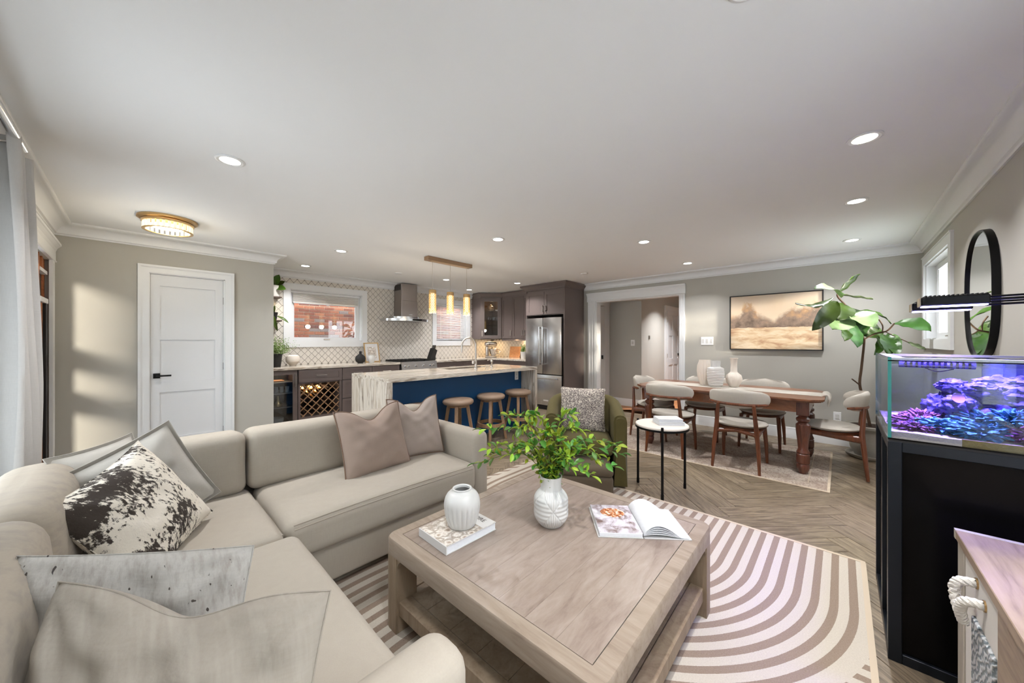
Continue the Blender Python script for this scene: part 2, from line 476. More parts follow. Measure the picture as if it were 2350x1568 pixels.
M['ceramic_m'] = plain('matte_ceramic', S(214, 210, 203), 0.8, var=0.04, bump=0.05)
M['cream_cer'] = plain('cream_ceramic', S(224, 214, 202), 0.55, var=0.03)
M['book'] = plain('book_pages', S(222, 224, 228), 0.8, var=0.08, vs=90)
M['bookcov'] = plain('book_cover_white', S(208, 206, 204), 0.5, var=0.04)
M['ink'] = plain('print_ink', S(70, 62, 58), 0.7)
M['brick'] = plain('red_brick', S(150, 84, 62), 0.9, var=0.16, vs=14, bump=0.4, bs=90)
M['mortar'] = plain('brick_mortar', S(206, 190, 172), 0.95)
M['sand'] = plain('aquarium_sand', S(196, 180, 170), 0.95, var=0.25, vs=160, bump=0.6, bs=200)
M['soil'] = plain('potting_soil', S(56, 42, 32), 0.95, bump=0.6, bs=60)
M['bark'] = plain('fig_bark', S(86, 66, 50), 0.9, var=0.3, vs=30, bump=0.6, bs=50)
M['cedar'] = wood('cedar_board', [(0.3, S(120, 66, 34)), (0.6, S(172, 104, 60)), (0.8, S(190, 124, 78))], (8, 1, 8), 0.6)
M['console'] = wood('washed_pine', [(0.3, S(112, 94, 78)), (0.5, S(150, 130, 110)), (0.75, S(166, 146, 124))], (1.2, 12, 12), 0.45, nscale=1.8)
M['console_g'] = wood('washed_grey_pine', [(0.3, S(150, 142, 130)), (0.5, S(176, 168, 155)), (0.75, S(194, 187, 175))], (12, 12, 1.2), 0.5, nscale=1.8)
M['rope'] = plain('white_rope', S(226, 222, 214), 0.9, var=0.08, vs=60, bump=0.5, bs=260)
M['plate'] = plain('switch_plastic', S(238, 238, 238), 0.35, var=0)
M['stone_pot'] = plain('weathered_stone', S(160, 156, 146), 0.85, var=0.22, vs=9, bump=0.4, bs=40)
M['tank_frame'] = plain('anodised_frame', S(26, 31, 38), 0.35, 0.4, var=0.06)
M['acrylic'] = plain('black_acrylic', S(10, 9, 9), 0.2, var=0.2, spec=0.12)
# ---- printed and woven patterns
def m_arch_rug():
    m, nt, b, _ = nm('arch_rug_pile'); t = N(nt, 'ShaderNodeTexCoord'); sp = N(nt, 'ShaderNodeSeparateXYZ'); nt.links.new(t.outputs['Object'], sp.inputs[0])
    # object origin sits at the rug centre; arch 1 opens to the far edge, arch 2 sweeps round the near corner
    x, y = sp.outputs[0], sp.outputs[1]
    dx = mth(nt, 'MINIMUM', mth(nt, 'SUBTRACT', x, 2.38 - RUGC[0]), 0.0); dy = mth(nt, 'SUBTRACT', y, 1.16 - RUGC[1])
    r1 = mth(nt, 'SQRT', mth(nt, 'ADD', mth(nt, 'MULTIPLY', dx, dx), mth(nt, 'MULTIPLY', dy, dy)))
    ex = mth(nt, 'SUBTRACT', x, 0.87 - RUGC[0]); ey = mth(nt, 'SUBTRACT', y, -0.11 - RUGC[1])
    r2 = mth(nt, 'SQRT', mth(nt, 'ADD', mth(nt, 'MULTIPLY', ex, ex), mth(nt, 'MULTIPLY', ey, ey)))
    jit = mth(nt, 'MULTIPLY', noise(nt, t.outputs['Object'], 240, 2), 0.05)
    def stripe(r, per, ph):
        f = mth(nt, 'FRACT', mth(nt, 'ADD', mth(nt, 'ADD', mth(nt, 'DIVIDE', r, per), ph), jit))
        return mth(nt, 'LESS_THAN', f, 0.46)
    s1 = stripe(r1, 0.0715, 0.33); s2 = stripe(r2, 0.075, 0.2)
    in1 = mth(nt, 'LESS_THAN', r1, 1.237); gap = mth(nt, 'LESS_THAN', r1, 1.285)
    s = mth(nt, 'ADD', mth(nt, 'MULTIPLY', s1, in1), mth(nt, 'MULTIPLY', s2, mth(nt, 'SUBTRACT', 1.0, gap)))
    f = noise(nt, t.outputs['Object'], 180, 3)
    cream = mixc(nt, f, S(182, 172, 158), S(206, 198, 185)); brn = mixc(nt, f, S(128, 111, 97), S(160, 143, 128))
    nt.links.new(mixc(nt, s, cream, brn), b.inputs['Base Color']); b.inputs['Roughness'].default_value = 0.95
    b.inputs['Specular IOR Level'].default_value = 0.1
    bumpn(nt, b, mth(nt, 'ADD', f, mth(nt, 'MULTIPLY', s, -0.5)), 0.5, 0.004); return m

def m_faded_rug():
    m, nt, b, _ = nm('faded_rug_pile'); v = coord(nt)
    f = noise(nt, v, 3.0, 6, 0.65, 0.6); vo = N(nt, 'ShaderNodeTexVoronoi', feature='DISTANCE_TO_EDGE'); vo.inputs['Scale'].default_value = 14; nt.links.new(v, vo.inputs[0])
    p = mth(nt, 'MULTIPLY', mth(nt, 'LESS_THAN', vo.outputs[0], 0.07), noise(nt, v, 40, 4))
    col = ramp(nt, f, [(0.3, S(138, 118, 104)), (0.46, S(176, 160, 146)), (0.58, S(196, 184, 170)), (0.75, S(158, 146, 140))])
    col = mixc(nt, mth(nt, 'MULTIPLY', p, 0.35), col, S(112, 92, 84))
    n2 = noise(nt, v, 75, 3); col = mixc(nt, ramp(nt, n2, [(0.5, (0, 0, 0, 1)), (0.68, (1, 1, 1, 1))]), col, S(130, 110, 98))
    nt.links.new(col, b.inputs['Base Color']); b.inputs['Roughness'].default_value = 0.95
    bumpn(nt, b, noise(nt, v, 220, 2), 0.3, 0.003); return m

def m_speckle():
    m, nt, b, _ = nm('black_white_jacquard'); v = coord(nt, (1, 1, 1)); v2 = coord(nt, (30, 70, 30), (0, 0, 0.5))
    big = noise(nt, v, 5.5, 4, 0.6); sm = noise(nt, v2, 1.4, 4, 0.7)
    f = mth(nt, 'ADD', mth(nt, 'MULTIPLY', big, 0.62), mth(nt, 'MULTIPLY', sm, 0.38))
    col = ramp(nt, f, [(0.485, S(226, 218, 204)), (0.515, S(58, 50, 44))], 'LINEAR')
    nt.links.new(col, b.inputs['Base Color']); b.inputs['Roughness'].default_value = 0.95; bumpn(nt, b, sm, 0.8, 0.004); return m

def m_floral():
    m, nt, b, _ = nm('floral_print'); v = coord(nt)
    vo = N(nt, 'ShaderNodeTexVoronoi', feature='DISTANCE_TO_EDGE'); vo.inputs['Scale'].default_value = 52; nt.links.new(v, vo.inputs[0])
    f = noise(nt, v, 70, 3, 0.6, 1.0); g = mth(nt, 'ADD', mth(nt, 'MULTIPLY', vo.outputs[0], 0.8), mth(nt, 'MULTIPLY', f, 0.75))
    nt.links.new(ramp(nt, g, [(0.40, S(214, 204, 188)), (0.47, S(112, 100, 98)), (0.62, S(104, 92, 92)), (0.68, S(206, 196, 182))]), b.inputs['Base Color'])
    b.inputs['Roughness'].default_value = 0.9; bumpn(nt, b, noise(nt, v, 260, 2), 0.3, 0.002); return m

def m_painting():
    m, nt, b, _ = nm('landscape_canvas'); t = N(nt, 'ShaderNodeTexCoord'); sp = N(nt, 'ShaderNodeSeparateXYZ'); nt.links.new(t.outputs['Object'], sp.inputs[0])
    y = mth(nt, 'MULTIPLY', sp.outputs[1], -1.0); z = sp.outputs[2]     # y: left -.5 .. right +.5 ; z: 0 bottom .. .78 top
    o = t.outputs['Object']
    sky = mixc(nt, noise(nt, o, 3.5, 4), S(214, 198, 180), S(202, 178, 150))
    g = noise(nt, coord(nt, (1, 1.5, 5)), 3.0, 5, 0.6, 0.5)
    ground = ramp(nt, g, [(0.32, S(160, 126, 100)), (0.48, S(192, 168, 138)), (0.62, S(208, 192, 168)), (0.8, S(176, 144, 114))])
    base = mixc(nt, mth(nt, 'GREATER_THAN', z, 0.335), ground, sky)
    tn = noise(nt, o, 9, 5, 0.65)
    # tree masses: two clumps with a gap between
    def clump(c, w, h):
        d = mth(nt, 'DIVIDE', mth(nt, 'SUBTRACT', y, c), w); e = mth(nt, 'SUBTRACT', 1.0, mth(nt, 'MULTIPLY', d, d))
        return mth(nt, 'MULTIPLY', mth(nt, 'MAXIMUM', e, 0.0), h)
    hgt = mth(nt, 'MAXIMUM', mth(nt, 'MAXIMUM', clump(-0.29, 0.13, 0.30), clump(-0.30, 0.33, 0.13)), mth(nt, 'MAXIMUM', clump(0.30, 0.30, 0.20), clump(0.44, 0.09, 0.24)))
    lim = mth(nt, 'ADD', mth(nt, 'ADD', mth(nt, 'MULTIPLY', hgt, mth(nt, 'MULTIPLY_ADD', tn, 1.9, 0.05)), 0.345), mth(nt, 'MULTIPLY', noise(nt, o, 22, 3), 0.05))
    soft = N(nt, 'ShaderNodeMapRange'); soft.inputs['From Min'].default_value = -0.05; soft.inputs['From Max'].default_value = 0.03
    nt.links.new(mth(nt, 'SUBTRACT', lim, z), soft.inputs['Value'])
    tm = mth(nt, 'MULTIPLY', soft.outputs[0], mth(nt, 'GREATER_THAN', mth(nt, 'ADD', z, mth(nt, 'MULTIPLY', tn, 0.05)), 0.345))
    tree = ramp(nt, mth(nt, 'ADD', mth(nt, 'MULTIPLY', tn, 0.6), mth(nt, 'MULTIPLY', z, 0.6)), [(0.44, S(78, 64, 56)), (0.58, S(128, 108, 96)), (0.70, S(176, 138, 100)), (0.8, S(206, 180, 148))])
    col = mixc(nt, mth(nt, 'MULTIPLY', tm, 0.92), base, tree)
    nt.links.new(col, b.inputs['Base Color']); b.inputs['Roughness'].default_value = 0.8; return m

def m_leaf(name, c1, c2, vein=True):
    m, nt, b, _ = nm(name); v = coord(nt); oi = N(nt, 'ShaderNodeObjectInfo')
    f = noise(nt, v, 14, 3); col = mixc(nt, f, c1, c2)
    hs = N(nt, 'ShaderNodeHueSaturation'); nt.links.new(col, hs.inputs['Color']); nt.links.new(mth(nt, 'MULTIPLY_ADD', oi.outputs['Random'], 0.7, 0.65), hs.inputs['Value'])
    nt.links.new(mth(nt, 'MULTIPLY_ADD', oi.outputs['Random'], 0.06, 0.47), hs.inputs['Hue'])
    nt.links.new(hs.outputs[0], b.inputs['Base Color']); b.inputs['Roughness'].default_value = 0.4
    b.inputs['Transmission Weight'].default_value = 0.0
    tr = N(nt, 'ShaderNodeBsdfTranslucent'); nt.links.new(hs.outputs[0], tr.inputs[0]); mx = N(nt, 'ShaderNodeMixShader'); mx.inputs[0].default_value = 0.3
    out = [n for n in nt.nodes if n.type == 'OUTPUT_MATERIAL'][0]
    nt.links.new(b.outputs[0], mx.inputs[1]); nt.links.new(tr.outputs[0], mx.inputs[2]); nt.links.new(mx.outputs[0], out.inputs[0]); return m

def m_cover(name, seed):
    m, nt, b, _ = nm(name); v = coord(nt, (1, 1, 1), loc=(seed, seed, 0)); vo = N(nt, 'ShaderNodeTexVoronoi'); vo.inputs['Scale'].default_value = 26; nt.links.new(v, vo.inputs[0])
    f = noise(nt, v, 14, 5, 0.65); g = mth(nt, 'ADD', mth(nt, 'MULTIPLY', vo.outputs[0], 0.5), mth(nt, 'MULTIPLY', f, 0.8))
    nt.links.new(ramp(nt, g, [(0.36, S(92, 76, 62)), (0.48, S(176, 158, 142)), (0.58, S(222, 216, 208)), (0.7, S(150, 136, 122)), (0.82, S(226, 222, 216))]), b.inputs['Base Color'])
    b.inputs['Roughness'].default_value = 0.3; return m

def m_photo_page():
    m, nt, b, _ = nm('cookbook_photo'); v = coord(nt); f = noise(nt, v, 16, 4, 0.6, 0.8)
    t = N(nt, 'ShaderNodeTexCoord'); sp = N(nt, 'ShaderNodeSeparateXYZ'); nt.links.new(t.outputs['Object'], sp.inputs[0])
    base = ramp(nt, f, [(0.34, S(120, 98, 92)), (0.5, S(196, 188, 196)), (0.66, S(226, 224, 228))])
    d = mth(nt, 'ADD', mth(nt, 'POWER', mth(nt, 'MULTIPLY', sp.outputs[0], 15.0), 2.0), mth(nt, 'POWER', mth(nt, 'MULTIPLY', mth(nt, 'SUBTRACT', sp.outputs[1], 0.055), 19.0), 2.0))
    food = ramp(nt, noise(nt, v, 60, 3), [(0.4, S(140, 70, 36)), (0.52, S(214, 140, 88)), (0.6, S(236, 222, 206))])
    col = mixc(nt, mth(nt, 'LESS_THAN', mth(nt, 'ADD', d, mth(nt, 'MULTIPLY', f, 0.6)), 1.1), base, food)
    nt.links.new(col, b.inputs['Base Color']); b.inputs['Roughness'].default_value = 0.3; return m

def m_rock(name, stops, sc=22):
    m, nt, b, _ = nm(name); v = coord(nt); f = noise(nt, v, sc, 5, 0.65, 0.5)
    nt.links.new(ramp(nt, f, stops), b.inputs['Base Color']); b.inputs['Roughness'].default_value = 0.85; bumpn(nt, b, noise(nt, v, 120, 4), 0.8, 0.006); return m

RUGC = (1.42, 1.20)
M['rug'] = m_arch_rug(); M['rug_edge'] = plain('rug_binding', S(198, 182, 160), 0.95)
M['rug2'] = m_faded_rug(); M['rug2_edge'] = plain('faded_rug_border', S(196, 180, 158), 0.95, var=0.25, vs=40)
M['speckle'] = m_speckle(); M['floral'] = m_floral(); M['painting'] = m_painting()
M['fig'] = m_leaf('fig_leaf', S(40, 72, 20), S(70, 104, 36)); M['fig_pale'] = m_leaf('fig_leaf_underside', S(122, 146, 96), S(148, 168, 122))
M['spray'] = m_leaf('spray_leaf', S(134, 166, 36), S(186, 204, 70)); M['spray_d'] = m_leaf('spray_leaf_deep', S(70, 126, 44), S(110, 160, 70))
M['stem'] = plain('green_stem', S(96, 104, 50), 0.7)
M['herb'] = m_leaf('herb_leaf', S(96, 140, 62), S(160, 190, 120)); M['mon'] = m_leaf('monstera_leaf', S(44, 72, 16), S(92, 112, 30))
M['cover'] = m_cover('design_book_cover', 0.0); M['cover2'] = m_cover('side_book_cover', 3.0); M['photo'] = m_photo_page()
M['rock_b'] = m_rock('blue_live_rock', [(0.3, S(30, 26, 84)), (0.5, S(74, 66, 150)), (0.7, S(120, 108, 190))])
M['coral_c'] = m_rock('teal_coral', [(0.3, S(24, 60, 120)), (0.5, S(60, 130, 180)), (0.7, S(96, 190, 214))], 60)
M['coral_p'] = m_rock('plum_coral', [(0.3, S(70, 34, 74)), (0.5, S(124, 70, 112)), (0.7, S(160, 110, 150))], 30)
M['water'] = thinglass('tank_water', (0.86, 0.88, 1.0, 1), 0.02)
M['algae'] = plain('algae_sand', S(120, 104, 60), 0.95, var=0.3, vs=90, bump=0.6, bs=160)
M['print'] = m_cover('framed_print', 7.0)
M['cutboard'] = wood('cutting_board', [(0.3, S(170, 110, 70)), (0.6, S(206, 150, 104)), (0.8, S(222, 172, 128))], (1, 6, 6), 0.5)
# ================================================================ the setting
CE = 2.44; XL, XD, YR, YP, YK = -0.543, 6.09, -0.683, 5.40, 6.38
floor = obj('floor', box(XL - .15, XD + .15, YR - .15, YK + .15, -0.06, -0.006), M['grout'], kind='structure', ang=0)
# herringbone planks
PW, PL = 0.152, 0.914
_g = 0.0015
plank_me = mesh_of('plank', box(_g, PL - _g, _g, PW - _g, -0.010, 0.0, bev=0.0012), M['plank'], 0)
rt2 = 1 / sqrt(2)
U = Vector((rt2, -rt2, 0)); Vv = Vector((rt2, rt2, 0)); O0 = Vector((0.037, 0.611, 0))
cand = []
def in_room(p): return XL - 0.3 < p.x < XD + 0.35 and YR - 0.3 < p.y < YK + 0.3 and not (p.x < 1.05 and p.y > YP + 0.3)
for j in range(-6, 7):
    for k in range(-70, 71):
        a = k * PW + j * PL; b_ = k * PW - j * PL
        o = O0 + U * a + Vv * b_; c = o + U * (PL / 2) + Vv * (PW / 2)
        if in_room(c): cand.append((c, frame_m(o, U, Vv)))
        o = O0 + U * (a + PL + PW) + Vv * (b_ + PW - PL); c = o + Vv * (PL / 2) - U * (PW / 2)
        if in_room(c): cand.append((c, frame_m(o, Vv, -U)))
FWD = Vector((0.7298, 0.6836, 0))
def seen(c):
    d = c.dot(FWD)
    hidden = (c.x < 0.45 and c.y > 0.3) or (c.y > 1.95 and c.x < 1.7)
    return (0 if d > 0.9 and not hidden else 50) + c.length
cand.sort(key=lambda t: seen(t[0]))
_clip = [((XL - .149, 0, 0), (-1, 0, 0)), ((XD + .149, 0, 0), (1, 0, 0)), ((0, YR - .149, 0), (0, -1, 0)), ((0, YK + .149, 0), (0, 1, 0))]
for c, m4 in cand[:296]:
    inst('plank', plank_me, floor, m4)
rest = bmesh.new()
for c, m4 in cand[296:]:
    t = box(_g, PL - _g, _g, PW - _g, -0.010, 0.0); merge_into(rest, t, m4)
obj('plank_field', rest, M['plank'], floor, 0, kind='stuff')
obj('floor_hall', box(XD + .15, 9.75, 1.35, 6.5, -0.06, 0.0), M['hall_floor'], kind='structure', ang=0)
obj('ceiling', box(XL - .15, 9.75, YR - .15, YK + .15, CE, CE + .1), M['ceil'], kind='structure', ang=0)
obj('wall_left', boxes([(XL - .15, XL, YR - .15, 1.6, -.06, CE), (XL - .15, XL, 1.6, 2.85, 2.1, CE), (XL - .15, XL, 2.85, 3.0, -.06, CE),
                        (XL - .15, XL, 3.0, 5.27, 2.06, CE), (XL - .15, XL, 5.27, YK + .15, -.06, CE)]), M['wall'], kind='structure', ang=0)
obj('wall_right', boxes([(XL, -.4, YR - .15, YR, -.06, CE), (-.4, 1.9, YR - .15, YR, -.06, .72), (-.4, 1.9, YR - .15, YR, 2.2, CE), (1.9, 4.72, YR - .15, YR, -.06, CE), (4.72, 5.93, YR - .15, YR, -.06, 1.34), (4.72, 5.93, YR - .15, YR, 2.15, CE), (5.93, XD + .15, YR - .15, YR, -.06, CE)]), M['wall'], kind='structure', ang=0)
wall_dining = obj('wall_dining', boxes([(XD, XD + .15, YR, 1.931, -.06, CE), (XD, XD + .15, 1.931, 3.468, 2.09, CE), (XD, XD + .15, 3.468, YK + .15, -.06, CE)]), M['wall'], kind='structure', ang=0)
W1, W2 = (1.66, 2.80, 1.32, 2.15), (4.41, 5.26, 1.32, 2.15)
wall_kitchen = obj('wall_kitchen', boxes([(XL, W1[0], YK, YK + .15, -.06, CE), (W1[0], W1[1], YK, YK + .15, -.06, W1[2]), (W1[0], W1[1], YK, YK + .15, W1[3], CE),
                         (W1[1], W2[0], YK, YK + .15, -.06, CE), (W2[0], W2[1], YK, YK + .15, -.06, W2[2]), (W2[0], W2[1], YK, YK + .15, W2[3], CE), (W2[1], XD, YK, YK + .15, -.06, CE)]), M['tgrout'], kind='structure', ang=0)
obj('wall_pantry', boxes([(XL, .08, YP, YP + .1, -.06, CE), (.724, 1.217, YP, YP + .1, -.06, CE), (.08, .724, YP, YP + .1, 2.06, CE), (1.117, 1.217, YP + .1, YK, -.06, CE)]), M['wall'], kind='structure', ang=0)
# hallway beyond the cased opening, with a bright room off it
obj('wall_hall', boxes([(6.24, 6.27, 3.6, 3.72, -.06, CE), (6.27, 6.66, 3.6, 3.72, 2.05, CE), (6.66, 6.95, 3.6, 3.72, -.06, CE), (6.85, 6.95, 2.894, 3.6, -.06, CE),
                        (6.95, 9.75, 2.894, 2.994, -.06, CE), (9.65, 9.75, 1.35, 2.894, -.06, CE), (6.24, 9.65, 1.35, 1.45, -.06, CE)]), M['wall_hall'], kind='structure', ang=0)
obj('wall_bathroom', boxes([(8.4, 8.5, 3.0, 6.4, -.06, CE), (6.24, 8.4, 6.3, 6.4, -.06, CE)]), M['ceil'], kind='structure', ang=0)
# crown moulding: coved, mitred
pr = [(0, CE - .118), (.012, CE - .118), (.016, CE - .106), (.028, CE - .100)]
for i in range(7):
    a = i / 6 * pi / 2
    pr.append((.028 + .074 * (1 - cos(a)), CE - .100 + .074 * sin(a)))
pr += [(.108, CE - .024), (.120, CE - .012), (.120, CE), (0, CE)]
obj('trim_1', sweep([(XD, 3.735), (XD, YR), (XL, YR), (XL, YP), (1.217, YP), (1.217, YK), (5.41, YK)], pr), M['white'], kind='structure', ang=30)
bp = [(0, 0), (.018, 0), (.018, .11), (.012, .125), (.012, .14), (.006, .15), (0, .15)]
obj('baseboard_dining', sweep([(XD, 1.83), (XD, YR), (2.0, YR)], bp), M['white'], kind='structure', ang=30)
obj('baseboard_pantry', sweep([(XL, YP), (-.005, YP)], bp), M['white'], kind='structure', ang=30)
obj('baseboard_hall', sweep([(6.85, 3.6), (6.85, 2.894), (8.08, 2.894)], bp), M['white'], kind='structure', ang=30)
# ---- pantry door
dr = obj('door_1', boxes([(.098, .17, 5.42, 5.455, .005, 2.045), (.634, .706, 5.42, 5.455, .005, 2.045), (.17, .634, 5.42, 5.455, 1.925, 2.045), (.17, .634, 5.42, 5.455, 1.335, 1.45),
                     (.17, .634, 5.42, 5.455, .76, .875), (.17, .634, 5.42, 5.455, .005, .26), (.165, .64, 5.432, 5.45, .25, 1.93)]), M['door'], kind='structure', ang=0)
h = obj('door_handle', merge(box(.118, .172, 5.408, 5.42, .895, .949, .002), cyl((0, 0, 0), .009, .035, 12)), M['black'], dr) if False else \
    obj('door_handle', boxes([(.118, .172, 5.408, 5.42, .917, .971), (.137, .153, 5.372, 5.408, .936, .952), (.137, .258, 5.366, 5.378, .935, .953)], .002), M['black'], dr)
h['label'] = 'square black lever handle'
for z in (1.76, .98, .22): obj('hinge', box(.706, .716, 5.405, 5.43, z, z + .085, .002), M['black'], dr)['label'] = 'black hinge'
obj('latch', box(.09, .097, 5.405, 5.44, .91, .975), M['black'], dr)
def casing(x0, x1, z1, y, w=.085, t=.02):
    """door casing facing -Y, stepped profile"""
    L = []
    for a, b_, d in ((0, .022, t + .008), (.022, .03, t), (.03, w, t - .006)):
        L += [(x0 + a, x0 + b_, y - d, y, 0, z1 - a), (x1 - b_, x1 - a, y - d, y, 0, z1 - a), (x0 + b_ * .999, x1 - b_ * .999, y - d, y, z1 - b_, z1 - a)]
    return boxes(L)
obj('trim_2', merge(casing(.004, .807, 2.14, YP), boxes([(.08, .096, YP, YP + .1, 0, 2.06), (.708, .724, YP, YP + .1, 0, 2.06), (.08, .724, YP, YP + .1, 2.047, 2.06)])), M['white'], kind='structure', ang=0)
# ---- cased opening to the hall (faces -X)
def header_prof(z0, z1):
    return [(0, z0), (.024, z0), (.03, z0 + .008), (.022, z0 + .016), (.022, z1 - .075), (.030, z1 - .05), (.048, z1 - .025), (.055, z1 - .02), (.055, z1), (0, z1)]
hd = sweep([(XD, 3.655), (XD, 1.84)], header_prof(2.09, 2.255))
sd = []
for (a, b_) in ((3.468, 3.64), (1.85, 1.931)):
    w = b_ - a
    sd += [(XD - .018, XD, a, b_, 0, 2.09)] + [(XD - .024, XD - .018, a + w * f, a + w * (f + .12), .2, 2.09) for f in (.1, .4, .75)]
sd += [(XD - .03, XD, 3.455, 3.65, 0, .2), (XD - .002, XD + .152, 3.455, 3.468, 0, 2.09), (XD - .002, XD + .152, 1.931, 1.944, 0, 2.09), (XD - .002, XD + .152, 1.944, 3.455, 2.077, 2.09)]
obj('trim_3', merge(hd, boxes(sd)), M['white'], kind='structure', ang=0)
# ---- hall: side door casing, panel door, bright room beyond
obj('trim_4', boxes([(6.66, 6.846, 3.58, 3.6, 0, 2.06), (6.262, 6.848, 3.575, 3.6, 2.06, 2.2), (6.65, 6.66, 3.58, 3.74, 0, 2.06), (6.64, 6.652, 3.585, 3.60, .93, 1.0)]), M['white'], kind='structure', ang=0)
obj('latch_plate', box(6.645, 6.65, 3.62, 3.66, .95, 1.03), M['black_m'], ang=0, label='small black latch plate on the hall doorway jamb', cat='latch')
d2 = [(8.18, 8.98, 2.872, 2.885, 0.01, 2.03)]
for z0, z1 in ((.12, .12), ): pass
st = [(8.18, 8.28), (8.53, 8.63), (8.88, 8.98)]
d2b = [(a, b_, 2.858, 2.872, .01, 2.03) for a, b_ in st] + [(c, d, 2.858, 2.872, a, b_) for a, b_ in ((.01, .22), (.78, .92), (1.45, 1.57), (1.92, 2.03)) for c, d in ((8.28, 8.53), (8.63, 8.88))]
dd = obj('door_2', boxes(d2 + d2b), M['door'], kind='structure', ang=0)
obj('door_handle', boxes([(8.86, 8.92, 2.845, 2.858, .98, 1.04), (8.86, 8.98, 2.80, 2.815, 1.0, 1.02), (8.88, 8.9, 2.80, 2.85, 1.0, 1.02)]), M['black'], dd)
for z in (1.75, .95): obj('hinge', box(8.172, 8.18, 2.85, 2.872, z, z + .09), M['nickel'], dd)
obj('trim_5', boxes([(8.09, 8.18, 2.862, 2.894, 0, 2.04), (8.98, 9.07, 2.862, 2.894, 0, 2.04), (8.09, 9.07, 2.862, 2.894, 2.03, 2.13)]), M['white'], kind='structure', ang=0)
t = thing('picture_frame', 'small white framed print in the bright room past the hall', 'picture', (8.38, 4.7, 1.33))
obj('frame', boxes([(8.375, 8.4, 4.45, 4.95, 1.33, 1.345), (8.375, 8.4, 4.45, 4.95, 1.785, 1.80), (8.375, 8.4, 4.45, 4.465, 1.345, 1.785), (8.375, 8.4, 4.935, 4.95, 1.345, 1.785)]), M['goldpaint'], t, 0)
obj('print', box(8.388, 8.4, 4.465, 4.935, 1.345, 1.785), M['bookcov'], t, 0)
obj('towel_rail', boxes([(8.33, 8.35, 4.35, 5.0, 1.08, 1.105), (8.34, 8.4, 4.36, 4.38, 1.08, 1.10), (8.34, 8.4, 4.97, 4.99, 1.08, 1.10)]), M['black_m'], ang=0, label='black towel rail on the wall of the bright room past the hall', cat='towel rail')
obj('towel', rbox(8.325, 8.355, 4.45, 4.9, .66, 1.10, .012, n=3), M['p_linen'], label='pale towel hanging on the black rail past the hall', cat='towel')
t = thing('vanity_cabinet', 'white cabinet under the towel in the bright room past the hall', 'cabinet', (8.2, 4.7, 0))
obj('body', box(8.0, 8.36, 4.3, 5.1, 0, .62), M['white'], t, 0); obj('top', box(7.98, 8.38, 4.28, 5.12, .62, .65, .004), M['ceramic'], t, 0)
def plate(name, b_, n, lab, ax='x'):
    x0, x1, y0, y1, z0, z1 = b_
    t = thing(name, lab, 'switch' if 'switch' in name else 'outlet', ((x0 + x1) / 2, (y0 + y1) / 2, z0))
    obj('plate', box(x0, x1, y0, y1, z0, z1, .0015), M['plate'], t, 0)
    for i in range(n):
        if ax == 'x':
            w = (y1 - y0) / n; a = y0 + w * i
            obj('rocker', box(x0 - .004, x0, a + w * .25, a + w * .75, z0 + (z1 - z0) * .25, z1 - (z1 - z0) * .25, .001), M['ceramic'], t, 0)
        else:
            obj('socket', box(x0 + .02, x1 - .02, y0 - .004, y0, z0 + .02 + i * .045, z0 + .05 + i * .045, .001), M['ceramic'], t, 0)
plate('light_switch', (XD - .008, XD, 1.44, 1.612, 1.262, 1.388), 3, 'white three gang light switch beside the landscape painting')
plate('power_outlet', (XD - .008, XD, -.002, .072, .305, .42), 1, 'white wall outlet low behind the end dining chair')
plate('light_switch', (6.842, 6.85, 3.03, 3.11, 1.23, 1.35), 1, 'single white light switch on the grey hall wall')
obj('coat_hook', box(7.2, 7.24, 2.876, 2.894, 1.36, 1.44, .004), M['nickel'], label='small metal wall hook on the lit hall wall', cat='hook')
# ---- windows
def window(n, x0, x1, z0, z1, y, fy):
    """fy=+1: wall outside is +Y; trim faces -Y"""
    s = fy; o = .095; T = .02
    tr = obj('window_%d' % n, boxes([(x0 - o, x0, y - s * T, y, z0 - o, z1 + o), (x1, x1 + o, y - s * T, y, z0 - o, z1 + o), (x0, x1, y - s * T, y, z0 - o, z0), (x0, x1, y - s * T, y, z1, z1 + o),
                 (x0 - o - .004, x1 + o + .004, y - s * (T + .006), y, z1 + o - .012, z1 + o), (x0, x0 + .012, y, y + s * .15, z0, z1), (x1 - .012, x1, y, y + s * .15, z0, z1), (x0, x1, y, y + s * .15, z0, z0 + .012), (x0, x1, y, y + s * .15, z1 - .012, z1)]), M['white'], kind='structure', ang=0)
    a, b_ = y + s * .07, y + s * .12
    X0, X1, Z0, Z1 = x0 + .012, x1 - .012, z0 + .012, z1 - .012
    k = .055
    obj('sash', boxes([(X0, X0 + k, a, b_, Z0, Z1), (X1 - k, X1, a, b_, Z0, Z1), (X0 + k, X1 - k, a, b_, Z0, Z0 + k), (X0 + k, X1 - k, a, b_, Z1 - k, Z1),
                       (X0 + k, X0 + k + .012, a + s * .01, b_, Z0 + k, Z1 - k), (X1 - k - .012, X1 - k, a + s * .01, b_, Z0 + k, Z1 - k)]), M['white'], tr, 0)
    obj('pane', box(X0 + k, X1 - k, a + s * .025, a + s * .029, Z0 + k, Z1 - k), M['glass'], tr, 0)
    obj('sash_lock', box((x0 + x1) / 2 - .05, (x0 + x1) / 2 + .05, a - s * .014, a, Z0 + .012, Z0 + .028, .003), M['nickel'], tr, 0)
    return tr
w1 = window(1, *W1[:2], *W1[2:], YK, 1); w2 = window(2, *W2[:2], *W2[2:], YK, 1)
w3 = window(3, 4.72, 5.93, 1.34, 2.15, YR, -1)
w_added = window(5, -.4, 1.9, .72, 2.2, YR, -1)  # unseen window, added to bring in more daylight from the right
obj('mullion', box(.73, .77, YR - .12, YR - .07, .732, 2.188), M['white'], w_added, 0)
obj('mullion', box(5.30, 5.34, YR - .12, YR - .07, 1.352, 2.138), M['white'], w3, 0)
